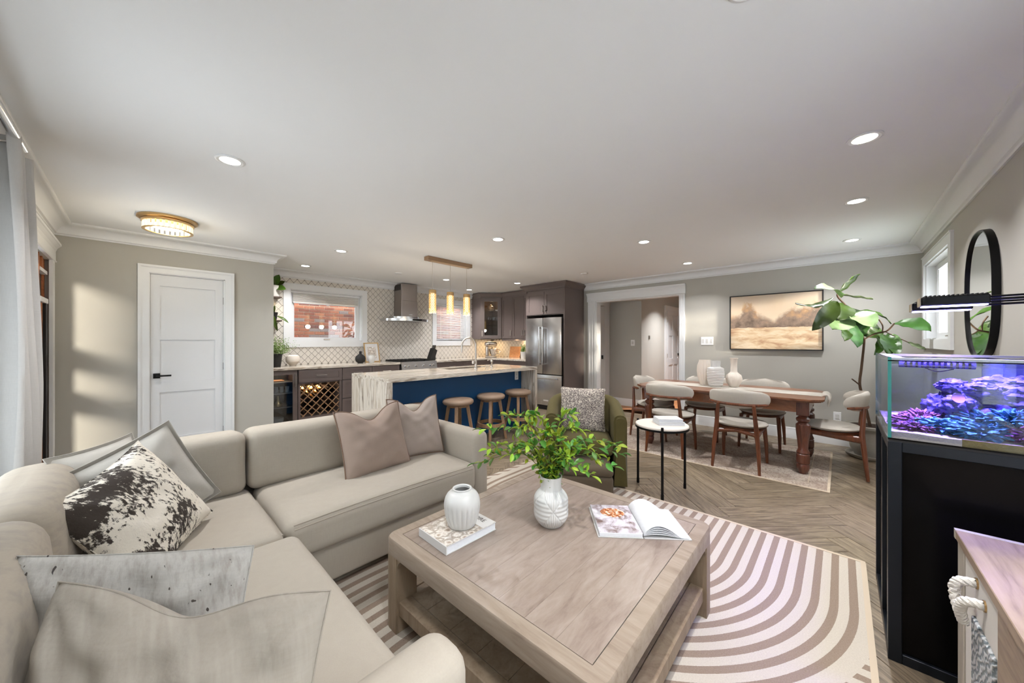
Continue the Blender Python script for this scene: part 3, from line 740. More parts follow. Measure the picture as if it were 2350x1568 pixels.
# pleated shade pulled up in window 1
t = thing('pleated_shade', 'white pleated shade gathered at the top of the left kitchen window', 'blind', ((W1[0] + W1[1]) / 2, YK + .05, 1.96))
obj('head_rail', box(W1[0] + .014, W1[1] - .014, YK + .03, YK + .068, 2.10, 2.137, .004), M['white'], t, 0)
for i in range(7):
    z = 2.098 - i * .020
    obj('pleat', prism([(YK + .035, z), (YK + .062, z - .004), (YK + .035, z - .019), (YK + .042, z - .010)], W1[1] - W1[0] - .10, Matrix(((0, 0, 1, W1[0] + .05), (1, 0, 0, 0), (0, 1, 0, 0), (0, 0, 0, 1)))), M['ceramic'], t, 0)
obj('bottom_rail', box(W1[0] + .05, W1[1] - .05, YK + .034, YK + .064, 1.935, 1.956, .004), M['white'], t, 0)
obj('pull_tab', box(2.21, 2.25, YK + .03, YK + .034, 1.922, 1.938, .002), M['plate'], t, 0)
# slatted blind lowered in window 2
t = thing('slatted_blind', 'white slatted blind lowered over the right kitchen window', 'blind', ((W2[0] + W2[1]) / 2, YK + .05, 1.35))
obj('head_rail', box(W2[0] + .014, W2[1] - .014, YK + .03, YK + .068, 2.10, 2.137, .004), M['white'], t, 0)
slat_me = mesh_of('slat', box(W2[0] + .03, W2[1] - .03, -.008, .008, -.0012, .0012), M['plate'], 0)
for i in range(30):
    inst('slat', slat_me, t, Matrix.Translation((0, YK + .045, 2.085 - i * .0235)) @ Matrix.Rotation(radians(38), 4, 'X'))
for x in (W2[0] + .15, (W2[0] + W2[1]) / 2, W2[1] - .15): obj('ladder_cord', box(x - .003, x + .003, YK + .036, YK + .038, 1.38, 2.10), M['plate'], t, 0)
obj('bottom_rail', box(W2[0] + .03, W2[1] - .03, YK + .034, YK + .06, 1.358, 1.378, .004), M['white'], t, 0)
# ---- neighbour's brick wall seen through the kitchen windows
bw = thing('brick_wall', 'red brick wall of the house next door seen through the kitchen windows', 'wall', (4.8, 9.25, 0))
obj('mortar', box(1.0, 9.2, 9.215, 9.4, 0, 3.2), M['mortar'], bw, 0)
BL, BH = .215, .065
bmats = []
for i, c in enumerate([(136, 84, 64), (148, 94, 70), (122, 74, 58), (104, 66, 58), (128, 112, 106)]):
    m = plain('brick_tone', S(*c), 0.9, var=0.16, vs=14, bump=0.4, bs=90); bmats.append(mesh_of('brick', box(0, BL, 0, .02, 0, BH, .003), m, 0))
bl = []
rr = random.Random(3)
for r in range(41):
    for c in range(37):
        x = 1.0 + c * (BL + .01) + (r % 2) * .1125; z = .04 + r * .076
        if x + BL > 9.2 or z + BH > 3.2: continue
        u1 = 2.35 < x < 4.0 and 1.15 < z < 2.35; u2 = 6.2 < x < 7.6 and 1.1 < z < 2.4
        bl.append((0 if (u1 or u2) else 1, abs(z - 1.7), x, z))
bl.sort()
rest = bmesh.new()
for i, (p, q, x, z) in enumerate(bl):
    dy = rr.uniform(-.003, .003); k = rr.choices(range(5), [5, 4, 4, 2, 1])[0]
    if i < 290: inst('brick', bmats[k], bw, Matrix.Translation((x, 9.20 + dy, z)))
    else: merge_into(rest, box(x, x + BL, 9.2 + dy, 9.22, z, z + BH))
obj('brick_field', rest, M['brick'], bw, 0, kind='stuff')
# ground outside
obj('trim_6', box(-8, 12, 6.55, 12, -.3, -.1), M['grout'], kind='structure', ang=0)
# unseen eaves added over the side yard to dim the brick wall
obj('eaves_added', boxes([(-8, 12, YK + .15, YK + 1.0, 2.62, 2.72), (-8, 12, 8.35, 9.6, 3.22, 3.32)]), M['white'], kind='structure', ang=0)
obj('ground_bounce', box(-9, 14, -9, YR - .16, -.35, -.12), M['ceil'], kind='structure', ang=0)  # unseen white ground, added to bounce daylight in through the right wall
obj('wall_yard_sunblock', box(-1.55, 2.9, -2.75, -2.6, -.12, 2.85), M['ceil'], kind='structure', ang=0)  # unseen wall, added to keep the low sun out of the added window
obj('wall_wing_sunblock', box(-1.62, XL - .15, -.45, -.33, -.1, 2.6), M['ceil'], kind='structure', ang=0)  # unseen wall, added to shield the patio window from the low sun
# ---- arabesque backsplash tiles
def tile_poly(w, h):
    P = []
    for q in range(4):
        for i in range(5):
            t = i / 5
            a = [(0, h / 2), (w / 2, 0), (0, -h / 2), (-w / 2, 0), (0, h / 2)]
            x = a[q][0] * (1 - t) + a[q + 1][0] * t; y = a[q][1] * (1 - t) + a[q + 1][1] * t
            n = Vector((a[q][1] + a[q + 1][1], 0)) if False else None
            dx, dy = a[q + 1][0] - a[q][0], a[q + 1][1] - a[q][1]; L = sqrt(dx * dx + dy * dy)
            s = sin(2 * pi * t) * .0020 * (1 if q % 2 == 0 else -1)
            P.append((x - dy / L * s, y + dx / L * s))
    return P
TW, TH = .104, .108
tile_me = mesh_of('tile', prism(tile_poly(TW - .007, TH - .007), .008), M['tile'], 0)
RX = Matrix.Rotation(pi / 2, 4, 'X')
pts = []
for r in range(0, 34):
    for c in range(0, 48):
        x = 1.24 + c * TW + (r % 2) * TW / 2; z = .96 + r * TH / 2
        if z > 2.36 or x > 6.06 or (x > 5.44 and z > 1.42): continue
        bad = False
        for w in (W1, W2):
            if w[0] - .055 < x < w[1] + .055 and w[2] - .055 < z < w[3] + .055: bad = True
        if not bad: pts.append((x, z))
pts.sort(key=lambda p: (p[0] > 4.3, p[0]))
rest = bmesh.new()
for i, (x, z) in enumerate(pts):
    m4 = Matrix.Translation((x, YK + .001, z)) @ RX
    if i < 298: inst('tile', tile_me, wall_kitchen, m4)
    else: merge_into(rest, prism(tile_poly(TW - .007, TH - .007), .008), m4)
obj('tile_field', rest, M['tile'], wall_kitchen, 0, kind='stuff')
rest = bmesh.new(); merge_into(rest, box(XD - .004, XD, 4.66, YK, .945, 1.42))
sp2 = obj('splash_grout', rest, M['tgrout'], wall_dining, 0)
RY = Matrix(((0, 0, -1, 0), (1, 0, 0, 0), (0, 1, 0, 0), (0, 0, 0, 1)))
rest = bmesh.new()
for r in range(0, 9):
    for c in range(0, 18):
        y = 4.66 + c * TW + (r % 2) * TW / 2; z = .96 + r * TH / 2
        if y < 6.36 and z < 1.38: merge_into(rest, prism(tile_poly(TW - .007, TH - .007), .008), Matrix.Translation((XD - .003, y, z)) @ RY)
obj('tile_field', rest, M['tile'], wall_dining, 0, kind='stuff')
# ================================================================ left wall: patio window, door, curtain
def glazed(n, y0, y1, z0, z1, cols, fm, parts):
    xo = XL - .09
    L = [(xo - .03, xo + .03, y0, y0 + .05, z0, z1), (xo - .03, xo + .03, y1 - .05, y1, z0, z1), (xo - .03, xo + .03, y0, y1, z0, z0 + .05), (xo - .03, xo + .03, y0, y1, z1 - .05, z1)]
    for c in cols: L.append((xo - .03, xo + .03, c - .03, c + .03, z0, z1))
    o = obj(n, boxes(L), fm, kind='structure', ang=0)
    e = [y0] + list(cols) + [y1]
    for a, b_ in zip(e, e[1:]): obj('pane', box(xo - .004, xo, a + .03, b_ - .03, z0 + .05, z1 - .05), M['glass'], o, 0)
    return o
glazed('window_4', 1.6, 2.85, 0.0, 2.1, (), M['black'], 1)
o = glazed('door_3', 3.0, 4.83, 0.0, 2.06, (), M['black'], 1)
for z in (.745, 1.165): obj('shadow_rail', box(XL - .12, XL - .06, 3.05, 4.78, z, z + .19), M['black'], o, 0)  # unseen rails, sized to cast the dark bands on the pantry wall
tro = obj('trim_7', merge(boxes([(XL - .002, XL + .02, 5.225, 5.345, 0, 2.06), (XL - .12, XL + .02, 2.95, 3.0, 0, 2.06)]),
      sweep([(XL, 2.93), (XL, 5.385)], header_prof(2.06, 2.235))), M['white'], kind='structure', ang=0)
# wooden hutch built into the cased opening beside the patio door
sh = thing('built_in_hutch', 'wooden built in hutch with bottles between the curtain and the pantry wall', 'hutch', (-.72, 5.03, 0))
obj('side', box(-.93, XL - .012, 4.835, 4.865, 0, 2.06), M['cedar'], sh, 0); obj('side', box(-.93, XL - .03, 5.205, 5.268, 0, 2.06), M['cedar'], sh, 0)
obj('back', box(-.95, -.93, 4.835, 5.268, 0, 2.06), M['dark'], sh, 0)
obj('white_shelf', box(-.93, XL - .004, 4.865, 5.222, 1.655, 1.70, .003), M['white'], sh, 0)
obj('cubby_rail', box(-.93, XL - .008, 4.865, 5.205, 1.915, 1.945), M['white'], sh, 0)
for y in (4.9, 5.06): obj('cubby_divider', box(-.75, XL - .02, y, y + .04, 1.945, 2.06), M['cedar'], sh, 0)
obj('cubby_back', box(-.78, -.75, 4.865, 5.205, 1.945, 2.06), M['cutboard'], sh, 0)
obj('dark_panel', box(-.60, -.585, 4.865, 5.205, 1.70, 1.915), M['cab_in'], sh, 0)
obj('ladder_post', box(-.60, XL - .02, 5.02, 5.075, .02, 1.655, .003), M['cedar'], sh, 0)
for z in (.25, .62, .98, 1.3): obj('ladder_rung', box(-.59, XL - .03, 4.87, 5.02, z, z + .09, .003), M['cedar'], sh, 0)
obj('ladder_back', box(-.66, -.64, 4.865, 5.12, 0, 1.655), M['brick'], sh, 0)
obj('black_stile', box(-.60, XL - .006, 5.12, 5.205, 0, 1.655, .002), M['black_m'], sh, 0)
obj('patio_bounce', box(-9, XL - .16, -9, 9, -.35, -.12), M['ceil'], kind='structure', ang=0)  # unseen patio ground, made white to bounce daylight up to the ceiling
# curtain on a rod
rod = thing('curtain_rod', 'pale metal curtain rod under the crown moulding, left wall', 'curtain rod', (-.41, 1.5, 2.30))
obj('rod', tube([(-.41, -.35, 2.325), (-.41, 3.13, 2.325)], .019, 14), M['chrome'], rod)
obj('finial', lathe([(0, 0), (.024, .004), (.026, .02), (.02, .03), (0, .032)], 14), M['chrome'], rod).matrix_local = Matrix.Translation((0, 1.625, .025)) @ Matrix.Rotation(-pi / 2, 4, 'X')
for y in (.2, 2.98):
    obj('bracket', merge(tube([(XL, y, 2.29), (-.47, y, 2.29), (-.41, y, 2.305)], .006, 8), box(XL - .002, XL + .006, y - .02, y + .02, 2.25, 2.32)), M['nickel'], rod)
def curtain_bm(x, y0, y1, z0, z1, folds, amp, flare=1.0):
    bm = bmesh.new(); NU, NV = folds * 12, 24; R = []
    for j in range(NV + 1):
        t = j / NV; z = z1 + (z0 - z1) * t; row = []
        for i in range(NU + 1):
            s = i / NU; k = amp * (0.55 + 0.65 * min(1, t * 1.8)) 
            yy = y0 + (y1 - y0) * (0.5 + (s - .5) * (1 + (flare - 1) * t)) + 0.012 * sin(3 * s * 6.28 + t * 4)
            xx = x + k * sin(s * folds * 2 * pi + .6 * sin(t * 3)) + .010 * sin(s * 31 + t * 5)
            row.append((xx, yy, z))
        R.append(row)
    F = [[bm.verts.new(p) for p in r] for r in R]
    B = [[bm.verts.new((p[0] - .006, p[1], p[2])) for p in r] for r in R]
    for j in range(NV):
        for i in range(NU):
            fadd(bm, [F[j][i], F[j][i + 1], F[j + 1][i + 1], F[j + 1][i]]); fadd(bm, [B[j][i], B[j + 1][i], B[j + 1][i + 1], B[j][i + 1]])
    for j in range(NV):
        fadd(bm, [F[j][0], F[j + 1][0], B[j + 1][0], B[j][0]]); fadd(bm, [F[j][NU], B[j][NU], B[j + 1][NU], F[j + 1][NU]])
    for i in range(NU):
        fadd(bm, [F[0][i], B[0][i], B[0][i + 1], F[0][i + 1]]); fadd(bm, [F[NV][i], F[NV][i + 1], B[NV][i + 1], B[NV][i]])
    bmesh.ops.recalc_face_normals(bm, faces=bm.faces[:]); return bm
cu = thing('curtain', 'ivory linen curtain gathered at the end of the rod by the patio door', 'curtain', (-.41, 3.2, 0))
obj('drape', curtain_bm(-.425, 2.92, 3.37, .02, 2.33, 4, .048, 1.15), M['curtain'], cu, 60)
for y in (2.98, 3.08): obj('loop', lathe([(.021, 0), (.026, 0), (.026, .02), (.021, .02), (.021, 0)], 16), M['nickel'], cu).matrix_local = Matrix.Translation((0, y - 3.2, 2.325)) @ Matrix.Rotation(pi / 2, 4, 'X')
# ================================================================ ceiling lights
POTS = [(0.394, 2.762, 'recessed ceiling light above the sofa nearest the white door', 1), (2.744, -.095, 'nearest recessed ceiling light above the aquarium side of the room', 1),
        (3.923, -.089, 'recessed ceiling light midway along the mirror wall', 1), (5.405, -.088, 'recessed ceiling light in the corner above the fig tree', 1),
        (2.706, 2.745, 'recessed ceiling light at the middle of the ceiling, left of the pendant bar', 1), (1.729, 4.52, 'recessed ceiling light between the pantry wall and the island', 1),
        (3.90, 1.618, 'recessed ceiling light in front of the dining table', 1), (5.389, 1.603, 'recessed ceiling light in front of the cased opening', 1),
        (1.705, 5.789, 'recessed ceiling light above the plants by the left kitchen window', 1), (4.999, 4.544, 'recessed ceiling light in front of the fridge', 1),
        (3.836, 5.229, 'recessed ceiling light behind the middle pendant', 1), (4.919, 5.875, 'recessed ceiling light next to the corner glass cabinet', 1)]
pot0 = None
for x, y, lab, on in POTS:
    if pot0 is None:
        pot0 = thing('recessed_light', lab, 'ceiling light', (0, 0, 0), 'recessed ceiling lights')
        obj('trim_ring', lathe([(.052, -.001), (.066, -.004), (.075, 0), (.075, .004), (.052, .004)], 32), M['white'], pot0)
        obj('lens', lathe([(0, -.0005), (.052, -.0005), (.052, .003), (0, .003)], 32), M['glow'], pot0)
        r = pot0
    else: r = copy_tree(pot0)
    put(r, (x, y, CE - .0045), 0, lab)
    light('pot_beam', 'AREA', (x, y, CE - .012), 10.5, (.99, 0.985, 1.0), .09, spread=125)
# unseen pots, added to brighten the near room, hall and side room
for x, y in ((1.3, .2), (.3, -.3), (7.6, 2.2), (7.4, 4.8)):
    r = copy_tree(pot0); put(r, (x, y, CE - .0045), 0, {1.3: 'unseen ceiling light added above the coffee table', .3: 'unseen ceiling light added in the near corner of the room', 7.6: 'unseen ceiling light added in the hall', 7.4: 'unseen ceiling light added in the bright room past the hall'}[x])
    light('pot_beam', 'AREA', (x, y, CE - .012), 26.0 if x > 6 else 10.5, (.99, 0.985, 1.0), .09, spread=112)
for x, y, lab in ((5.051, 3.094, 'round white smoke detector on the ceiling by the cased opening'), (2.936, 5.299, 'flat white ceiling vent in front of the range hood')):
    obj('smoke_detector' if x > 4 else 'ceiling_vent', lathe([(0, -.012), (.05, -.012), (.06, -.004), (.06, 0), (0, 0)], 24, (x, y, CE)), M['white'], label=lab, cat='smoke detector' if x > 4 else 'vent')
# crystal flush lamp
fl = thing('flush_lamp', 'round gold flush ceiling lamp with a ring of lit crystals', 'ceiling lamp', (.197, 4.52, 2.33))
c = (.197, 4.52, 0)
obj('canopy', lathe([(0, 2.44), (.205, 2.44), (.205, 2.425), (.18, 2.412), (.12, 2.408), (0, 2.408)], 40, c), M['gold'], fl)
obj('band', lathe([(.165, 2.408), (.178, 2.408), (.178, 2.392), (.165, 2.392), (.165, 2.408)], 40, c), M['gold'], fl)
obj('bottom_ring', lathe([(.150, 2.333), (.172, 2.333), (.172, 2.327), (.150, 2.327), (.150, 2.333)], 40, c), M['gold'], fl)
obj('lamp_bowl', lathe([(0, 2.38), (.12, 2.38), (.12, 2.36), (0, 2.36)], 30, c), M['core'], fl)
pm = mesh_of('crystal', box(-.0105, .0105, -.007, .007, 0, .058, .004), M['crystal_w'], 0)
for i in range(28):
    a = 2 * pi * i / 28
    inst('crystal', pm, fl, Matrix.Translation((c[0] + .163 * cos(a), c[1] + .163 * sin(a), 2.334)) @ Matrix.Rotation(a + pi / 2, 4, 'Z'))
light('flush_glow', 'POINT', (.197, 4.52, 2.29), 8, (1, .86, .62), .12)
# pendant bar over the island
pb = thing('pendant_bar', 'linear champagne pendant bar with three crystal cylinders over the island', 'pendant lamp', (2.97, 3.975, 1.69))
obj('canopy', box(2.595, 3.345, 3.925, 4.025, 2.388, 2.439, .003), M['goldpaint'], pb, 0)
obj('mirror_plate', box(2.66, 3.30, 3.935, 4.015, 2.385, 2.389), M['gold'], pb, 0)
cr = mesh_of('crystal', merge(lathe([(0, -.010), (.0085, 0), (0, .010)], 6)), M['crystal'], 0)
for x in (2.694, 2.985, 3.278):
    obj('cord', tube([(x, 3.975, 2.385), (x, 3.975, 2.0)], .0022, 6), M['nickel'], pb)
    s = obj('cap', lathe([(0, 2.003), (.046, 2.003), (.050, 1.995), (.050, 1.958), (.044, 1.958), (0, 1.96)], 28, (x, 3.975, 0)), M['gold'], pb)
    obj('lamp_core', lathe([(0, 1.955), (.026, 1.955), (.026, 1.74), (0, 1.74)], 16, (x, 3.975, 0)), M['core'], pb)
    bm = bmesh.new()
    for r in range(14):
        for k in range(12):
            a = 2 * pi * (k + .5 * (r % 2)) / 12
            merge_into(bm, lathe([(0, -.012), (.0095, 0), (0, .012)], 5, (x + .043 * cos(a), 3.975 + .043 * sin(a), 1.945 - r * .0185)))
    obj('crystal_drops', bm, M['crystal'], pb, 0, kind='stuff')
    light('pendant_glow', 'POINT', (x, 3.975, 1.66), 4.5, (1, .88, .70), .05)
# ================================================================ kitchen
CT = .945      # counter top
def shaker(w, h, rail=.058, t=.02):
    """front in local XZ facing -Y, origin lower left front"""
    return boxes([(0, rail, 0, t, 0, h), (w - rail, w, 0, t, 0, h), (rail, w - rail, 0, t, 0, rail), (rail, w - rail, 0, t, h - rail, h), (rail - .002, w - rail + .002, .009, t, rail - .002, h - rail + .002)])
def at(x, y, z, rz=0): return Matrix.Translation((x, y, z)) @ Matrix.Rotation(rz, 4, 'Z')
def tf(bm, m): bm.transform(m); return bm
def pull(L, vertical=False):
    r = .006
    if vertical: return boxes([(-r, r, -.032, -.020, 0, L), (-r, r, -.020, 0, .012, .024), (-r, r, -.020, 0, L - .024, L - .012)], .002)
    return boxes([(0, L, -.032, -.020, -r, r), (.012, .024, -.020, 0, -r, r), (L - .024, L - .012, -.020, 0, -r, r)], .002)
YF = 5.77    # base front plane
# beverage cooler at the left end
bc = thing('display_cabinet', 'taupe base cabinet with a glass door at the left end of the counter', 'cabinet', (1.41, 6.05, 0))
obj('body', boxes([(1.225, 1.245, YF + .02, 6.36, .1, .905), (1.575, 1.595, YF + .02, 6.36, .1, .905), (1.245, 1.575, 6.34, 6.36, .1, .905), (1.245, 1.575, YF + .02, 6.34, .1, .125), (1.245, 1.575, YF + .02, 6.34, .885, .905), (1.225, 1.595, YF + .06, 6.3, 0, .1)]), M['cab_in'], bc, 0)
gd = obj('door', boxes([(1.225, 1.285, YF, YF + .02, .105, .90), (1.535, 1.595, YF, YF + .02, .105, .90), (1.285, 1.535, YF, YF + .02, .105, .165), (1.285, 1.535, YF, YF + .02, .84, .90)]), M['cab'], bc, 0)
obj('pane', box(1.285, 1.535, YF + .008, YF + .012, .165, .84), M['glass_tint'], gd, 0)
obj('handle', tf(pull(.19, True), at(1.567, YF, .66)), M['nickel'], gd, 0)
for z in (.36, .56, .72): obj('shelf', box(1.245, 1.575, YF + .08, 6.33, z, z + .012), M['nickel'], bc, 0)
obj('light_strip', box(1.26, 1.56, YF + .05, YF + .07, .868, .88), M['glow_w'], bc, 0)
light('cooler_glow', 'AREA', (1.41, 6.0, .86), .8, (1, .7, .4), .25, .2)
for i in range(4):
    obj('tumbler', lathe([(0, 0), (.024, 0), (.028, .085), (.026, .085), (.022, .006), (0, .006)], 14, (1.30 + .07 * i, 5.95, .572)), M['ceramic'], label='small pale tumbler on the middle shelf of the glass door cabinet', cat='tumbler', group='tumblers in the display cabinet')
obj('bowl', lathe([(0, 0), (.07, 0), (.10, .05), (.10, .09), (.094, .09), (.09, .05), (0, .01)], 28, (1.36, 5.93, .126)), M['ceramic_m'], label='cream bowl on the floor of the glass door cabinet', cat='bowl')
obj('serving_tray', box(1.27, 1.47, 5.92, 6.1, .733, .75, .003), M['cutboard'], label='light wooden tray on the top shelf of the glass door cabinet', cat='tray')
obj('decanter', lathe([(0, 0), (.05, 0), (.06, .04), (.02, .1), (.016, .14), (.022, .15), (0, .15)], 20, (1.40, 5.97, .373)), M['gold'], label='amber decanter on the lower shelf of the glass door cabinet', cat='decanter')
# wine rack cabinet
wr = thing('wine_rack_cabinet', 'taupe base cabinet with one drawer above a diagonal lattice wine rack', 'cabinet', (1.91, 6.05, 0))
x0, x1 = 1.605, 2.215
obj('body', boxes([(x0, x0 + .03, YF + .002, 6.36, .1, .905), (x1 - .03, x1, YF + .002, 6.36, .1, .905), (x0 + .03, x1 - .03, 6.34, 6.36, .1, .905), (x0 + .03, x1 - .03, YF + .002, 6.34, .1, .2), (x0 + .03, x1 - .03, YF + .02, 6.34, .69, .905), (x0, x1, YF + .06, 6.3, 0, .1)]), M['cab'], wr, 0)
d = obj('drawer', tf(shaker(x1 - x0 - .004, .185, .045), at(x0 + .002, YF - .018, .715)), M['cab'], wr, 0)
obj('handle', tf(pull(.15), at(1.835, YF - .018, .808)), M['nickel'], d, 0)
LX0, LX1, LZ0, LZ1 = x0 + .03, x1 - .03, .2, .69
def clipseg(px, pz, dx, dz):
    t0, t1 = -9, 9
    for p, d_, a, b_ in ((px, dx, LX0, LX1), (pz, dz, LZ0, LZ1)):
        ta, tb = (a - p) / d_, (b_ - p) / d_
        if ta > tb: ta, tb = tb, ta
        t0, t1 = max(t0, ta), min(t1, tb)
    return (t0, t1) if t1 - t0 > .03 else None
for s in (1, -1):
    for i in range(-6, 7):
        px, pz = (LX0 + LX1) / 2 + i * .115, (LZ0 + LZ1) / 2
        q = clipseg(px, pz, .7071, .7071 * s)
        if q:
            L = q[1] - q[0]
            b_ = box(0, L, 0, .012, -.006, .006)
            m4 = Matrix.Translation((px + .7071 * q[0], YF + .02 + (.012 if s < 0 else 0), pz + .7071 * s * q[0])) @ Matrix.Rotation(-s * pi / 4, 4, 'Y')
            obj('rack_bar', tf(b_, m4), M['stoolwood'], wr, 0)
wb = lathe([(0, 0), (.036, .004), (.038, .02), (.038, .19), (.03, .22), (.014, .25), (.013, .30), (.015, .302), (.015, .312), (0, .312)], 16)
wme = {k: mesh_of('wine_bottle', wb.copy(), M[k]) for k in ('acrylic', 'gold', 'cab_in')}; wb.free()
k = 0
for i, (x, z) in enumerate([(1.70, .60), (1.76, .54), (1.82, .60), (1.88, .54), (1.82, .48), (1.94, .60), (2.05, .60), (2.11, .52), (1.70, .42), (1.94, .42), (2.05, .42), (1.82, .33), (1.70, .27), (2.08, .28), (1.94, .28)]):
    o = bpy.data.objects.new('wine_bottle', wme['gold' if i < 6 else ('acrylic' if i % 2 else 'cab_in')]); COL.objects.link(o)
    o.matrix_world = Matrix.Translation((x, 6.15, z)) @ Matrix.Rotation(pi / 2, 4, 'X')
    if i < 6: tag(o, 'gold foiled wine bottle in the upper left of the lattice rack', 'bottle', 'gold bottles in the wine rack')
    else: tag(o, 'dark wine bottle lying in the lattice rack under the drawer', 'bottle', 'dark bottles in the wine rack')
light('rack_glow', 'AREA', (1.8, 5.99, .675), 1.6, (1, .7, .38), .3, .1)
# drawer bank up to the range
db = thing('drawer_cabinet', 'taupe base cabinet of shaker drawers left of the range', 'cabinet', (2.72, 6.05, 0))
obj('body', boxes([(2.22, 3.21, YF + .002, 6.36, .1, .905), (2.22, 3.21, YF + .06, 6.3, 0, .1)]), M['cab'], db, 0)
for (a, b_, z, h, hd_) in ((2.223, 2.70, .715, .185, 1), (2.223, 2.70, .42, .285, 1), (2.223, 2.70, .11, .30, 1), (2.706, 3.205, .715, .185, 1), (2.706, 3.205, .11, .595, 0)):
    d = obj('drawer', tf(shaker(b_ - a, h, .045), at(a, YF - .018, z)), M['cab'], db, 0)
    obj('handle', tf(pull(.15), at((a + b_) / 2 - .075, YF - .018, z + h * .5)), M['nickel'], d, 0)
rc = thing('corner_base_cabinet', 'taupe base cabinet run between the range and the fridge', 'cabinet', (5.2, 6.05, 0))
obj('body', boxes([(3.99, 6.07, YF + .002, 6.36, .1, .905), (5.47, 6.07, 4.70, YF + .002, .1, .905), (3.99, 6.0, YF + .06, 6.3, 0, .1), (5.52, 6.05, 4.72, 6.0, 0, .1)]), M['cab'], rc, 0)
for (a, b_) in ((3.993, 4.72), (4.725, 5.45)):
    d = obj('drawer', tf(shaker(b_ - a, .185, .045), at(a, YF - .018, .715)), M['cab'], rc, 0); obj('handle', tf(pull(.15), at((a + b_) / 2 - .07, YF - .018, .808)), M['nickel'], d, 0)
    obj('door', tf(shaker(b_ - a, .595, .05), at(a, YF - .018, .11)), M['cab'], rc, 0)
d = obj('drawer', tf(shaker(1.0, .185, .045), at(5.452, 5.72, .715, -pi / 2)), M['cab'], rc, 0)
obj('door', tf(shaker(1.0, .595, .05), at(5.452, 5.72, .11, -pi / 2)), M['cab'], rc, 0)
obj('countertop', box(1.22, 3.215, 5.735, 6.37, .906, CT, .004), M['marble'], ang=0, label='veined stone countertop under the left kitchen window', cat='countertop')
obj('countertop', merge(box(3.985, 6.08, 5.735, 6.37, .906, CT, .004), box(5.435, 6.08, 4.69, 5.735, .906, CT, .004)), M['marble'], ang=0, label='veined stone corner countertop between the range and the fridge', cat='countertop')
# range
rg = thing('gas_range', 'stainless gas range with black grates between the counters', 'range', (3.6, 6.05, 0))
obj('body', boxes([(3.225, 3.975, 5.76, 6.35, .1, .93), (3.225, 3.975, 5.80, 6.3, 0, .1)]), M['steel'], rg, 0)
obj('oven_door', box(3.23, 3.97, 5.725, 5.76, .22, .78, .006), M['steel'], rg, 0); obj('oven_window', box(3.33, 3.87, 5.721, 5.726, .38, .66), M['acrylic'], rg, 0)
obj('handle', merge(tube([(3.28, 5.67, .745), (3.92, 5.67, .745)], .011, 10), box(3.30, 3.32, 5.67, 5.73, .737, .753), box(3.88, 3.90, 5.67, 5.73, .737, .753)), M['chrome'], rg)
cp = obj('control_panel', prism([(5.70, .80), (5.76, .80), (5.76, .945), (5.735, .945)], .75, Matrix(((0, 0, 1, 3.225), (1, 0, 0, 0), (0, 1, 0, 0), (0, 0, 0, 1)))), M['steel'], rg, 0)
for x in (3.30, 3.37, 3.52, 3.68, 3.83, 3.90):
    obj('knob', tf(lathe([(.022, 0), (.022, .008), (.017, .012), (.015, .034), (0, .036)], 18), Matrix.Translation((x, 5.718, .872)) @ Matrix.Rotation(radians(76), 4, 'X')), M['chrome'], cp)
obj('cooktop', box(3.225, 3.975, 5.745, 6.35, .93, .948, .004), M['black_m'], rg, 0)
for gx in (3.235, 3.485, 3.735):
    L = [(gx, gx + .235, y, y + .012, .955, .972) for y in (5.77, 5.90, 6.04, 6.18, 6.31)] + [(gx + f, gx + f + .012, 5.77, 6.322, .955, .975) for f in (0, .075, .15, .223)]
    obj('grate', boxes(L), M['iron'], rg, 0)
for x in (3.35, 3.60, 3.85):
    for y in (5.87, 6.2): obj('burner', lathe([(.045, 0), (.045, .01), (.03, .016), (0, .016)], 20, (x, y, .948)), M['iron'], rg)
# hood
hood = thing('range_hood', 'stainless chimney range hood with a curved canopy', 'range hood', (3.6, 6.15, 1.70))
chn = [(3.40, 6.368), (3.40, 6.13)] ; 
obj('chimney', boxes([(3.43, 3.765, 6.08, 6.365, 1.795, 2.425)], .004), M['steel_h'], hood, 0)
obj('chimney_sleeve', box(3.425, 3.77, 6.075, 6.365, 1.795, 2.10, .004), M['steel_h'], hood, 0)
obj('vent_grille', boxes([(3.426, 3.431, 6.12 + i * .03, 6.132 + i * .03, 2.30, 2.41) for i in range(8)]), M['black_m'], hood, 0)
arc = [(3.15, 6.365), (3.15, 6.20)] + [(3.60 - .45 * cos(pi * i / 16), 6.20 - .30 * sin(pi * i / 16)) for i in range(1, 16)] + [(4.05, 6.20), (4.05, 6.365)]
obj('canopy', prism(arc, .045, Matrix.Translation((0, 0, 1.705))), M['steel'], hood, 40)
arc2 = [(3.60 + (x - 3.60) * .62, 6.365 + (y - 6.365) * .72) for x, y in arc]
obj('canopy_top', prism(arc2, .048, Matrix.Translation((0, 0, 1.749))), M['steel'], hood, 40)
obj('display', box(3.56, 3.76, 5.893, 5.90, 1.716, 1.742, .002), M['acrylic'], hood, 0)
obj('badge', box(3.58, 3.66, 6.070, 6.076, 1.825, 1.845, .001), M['chrome'], hood, 0)
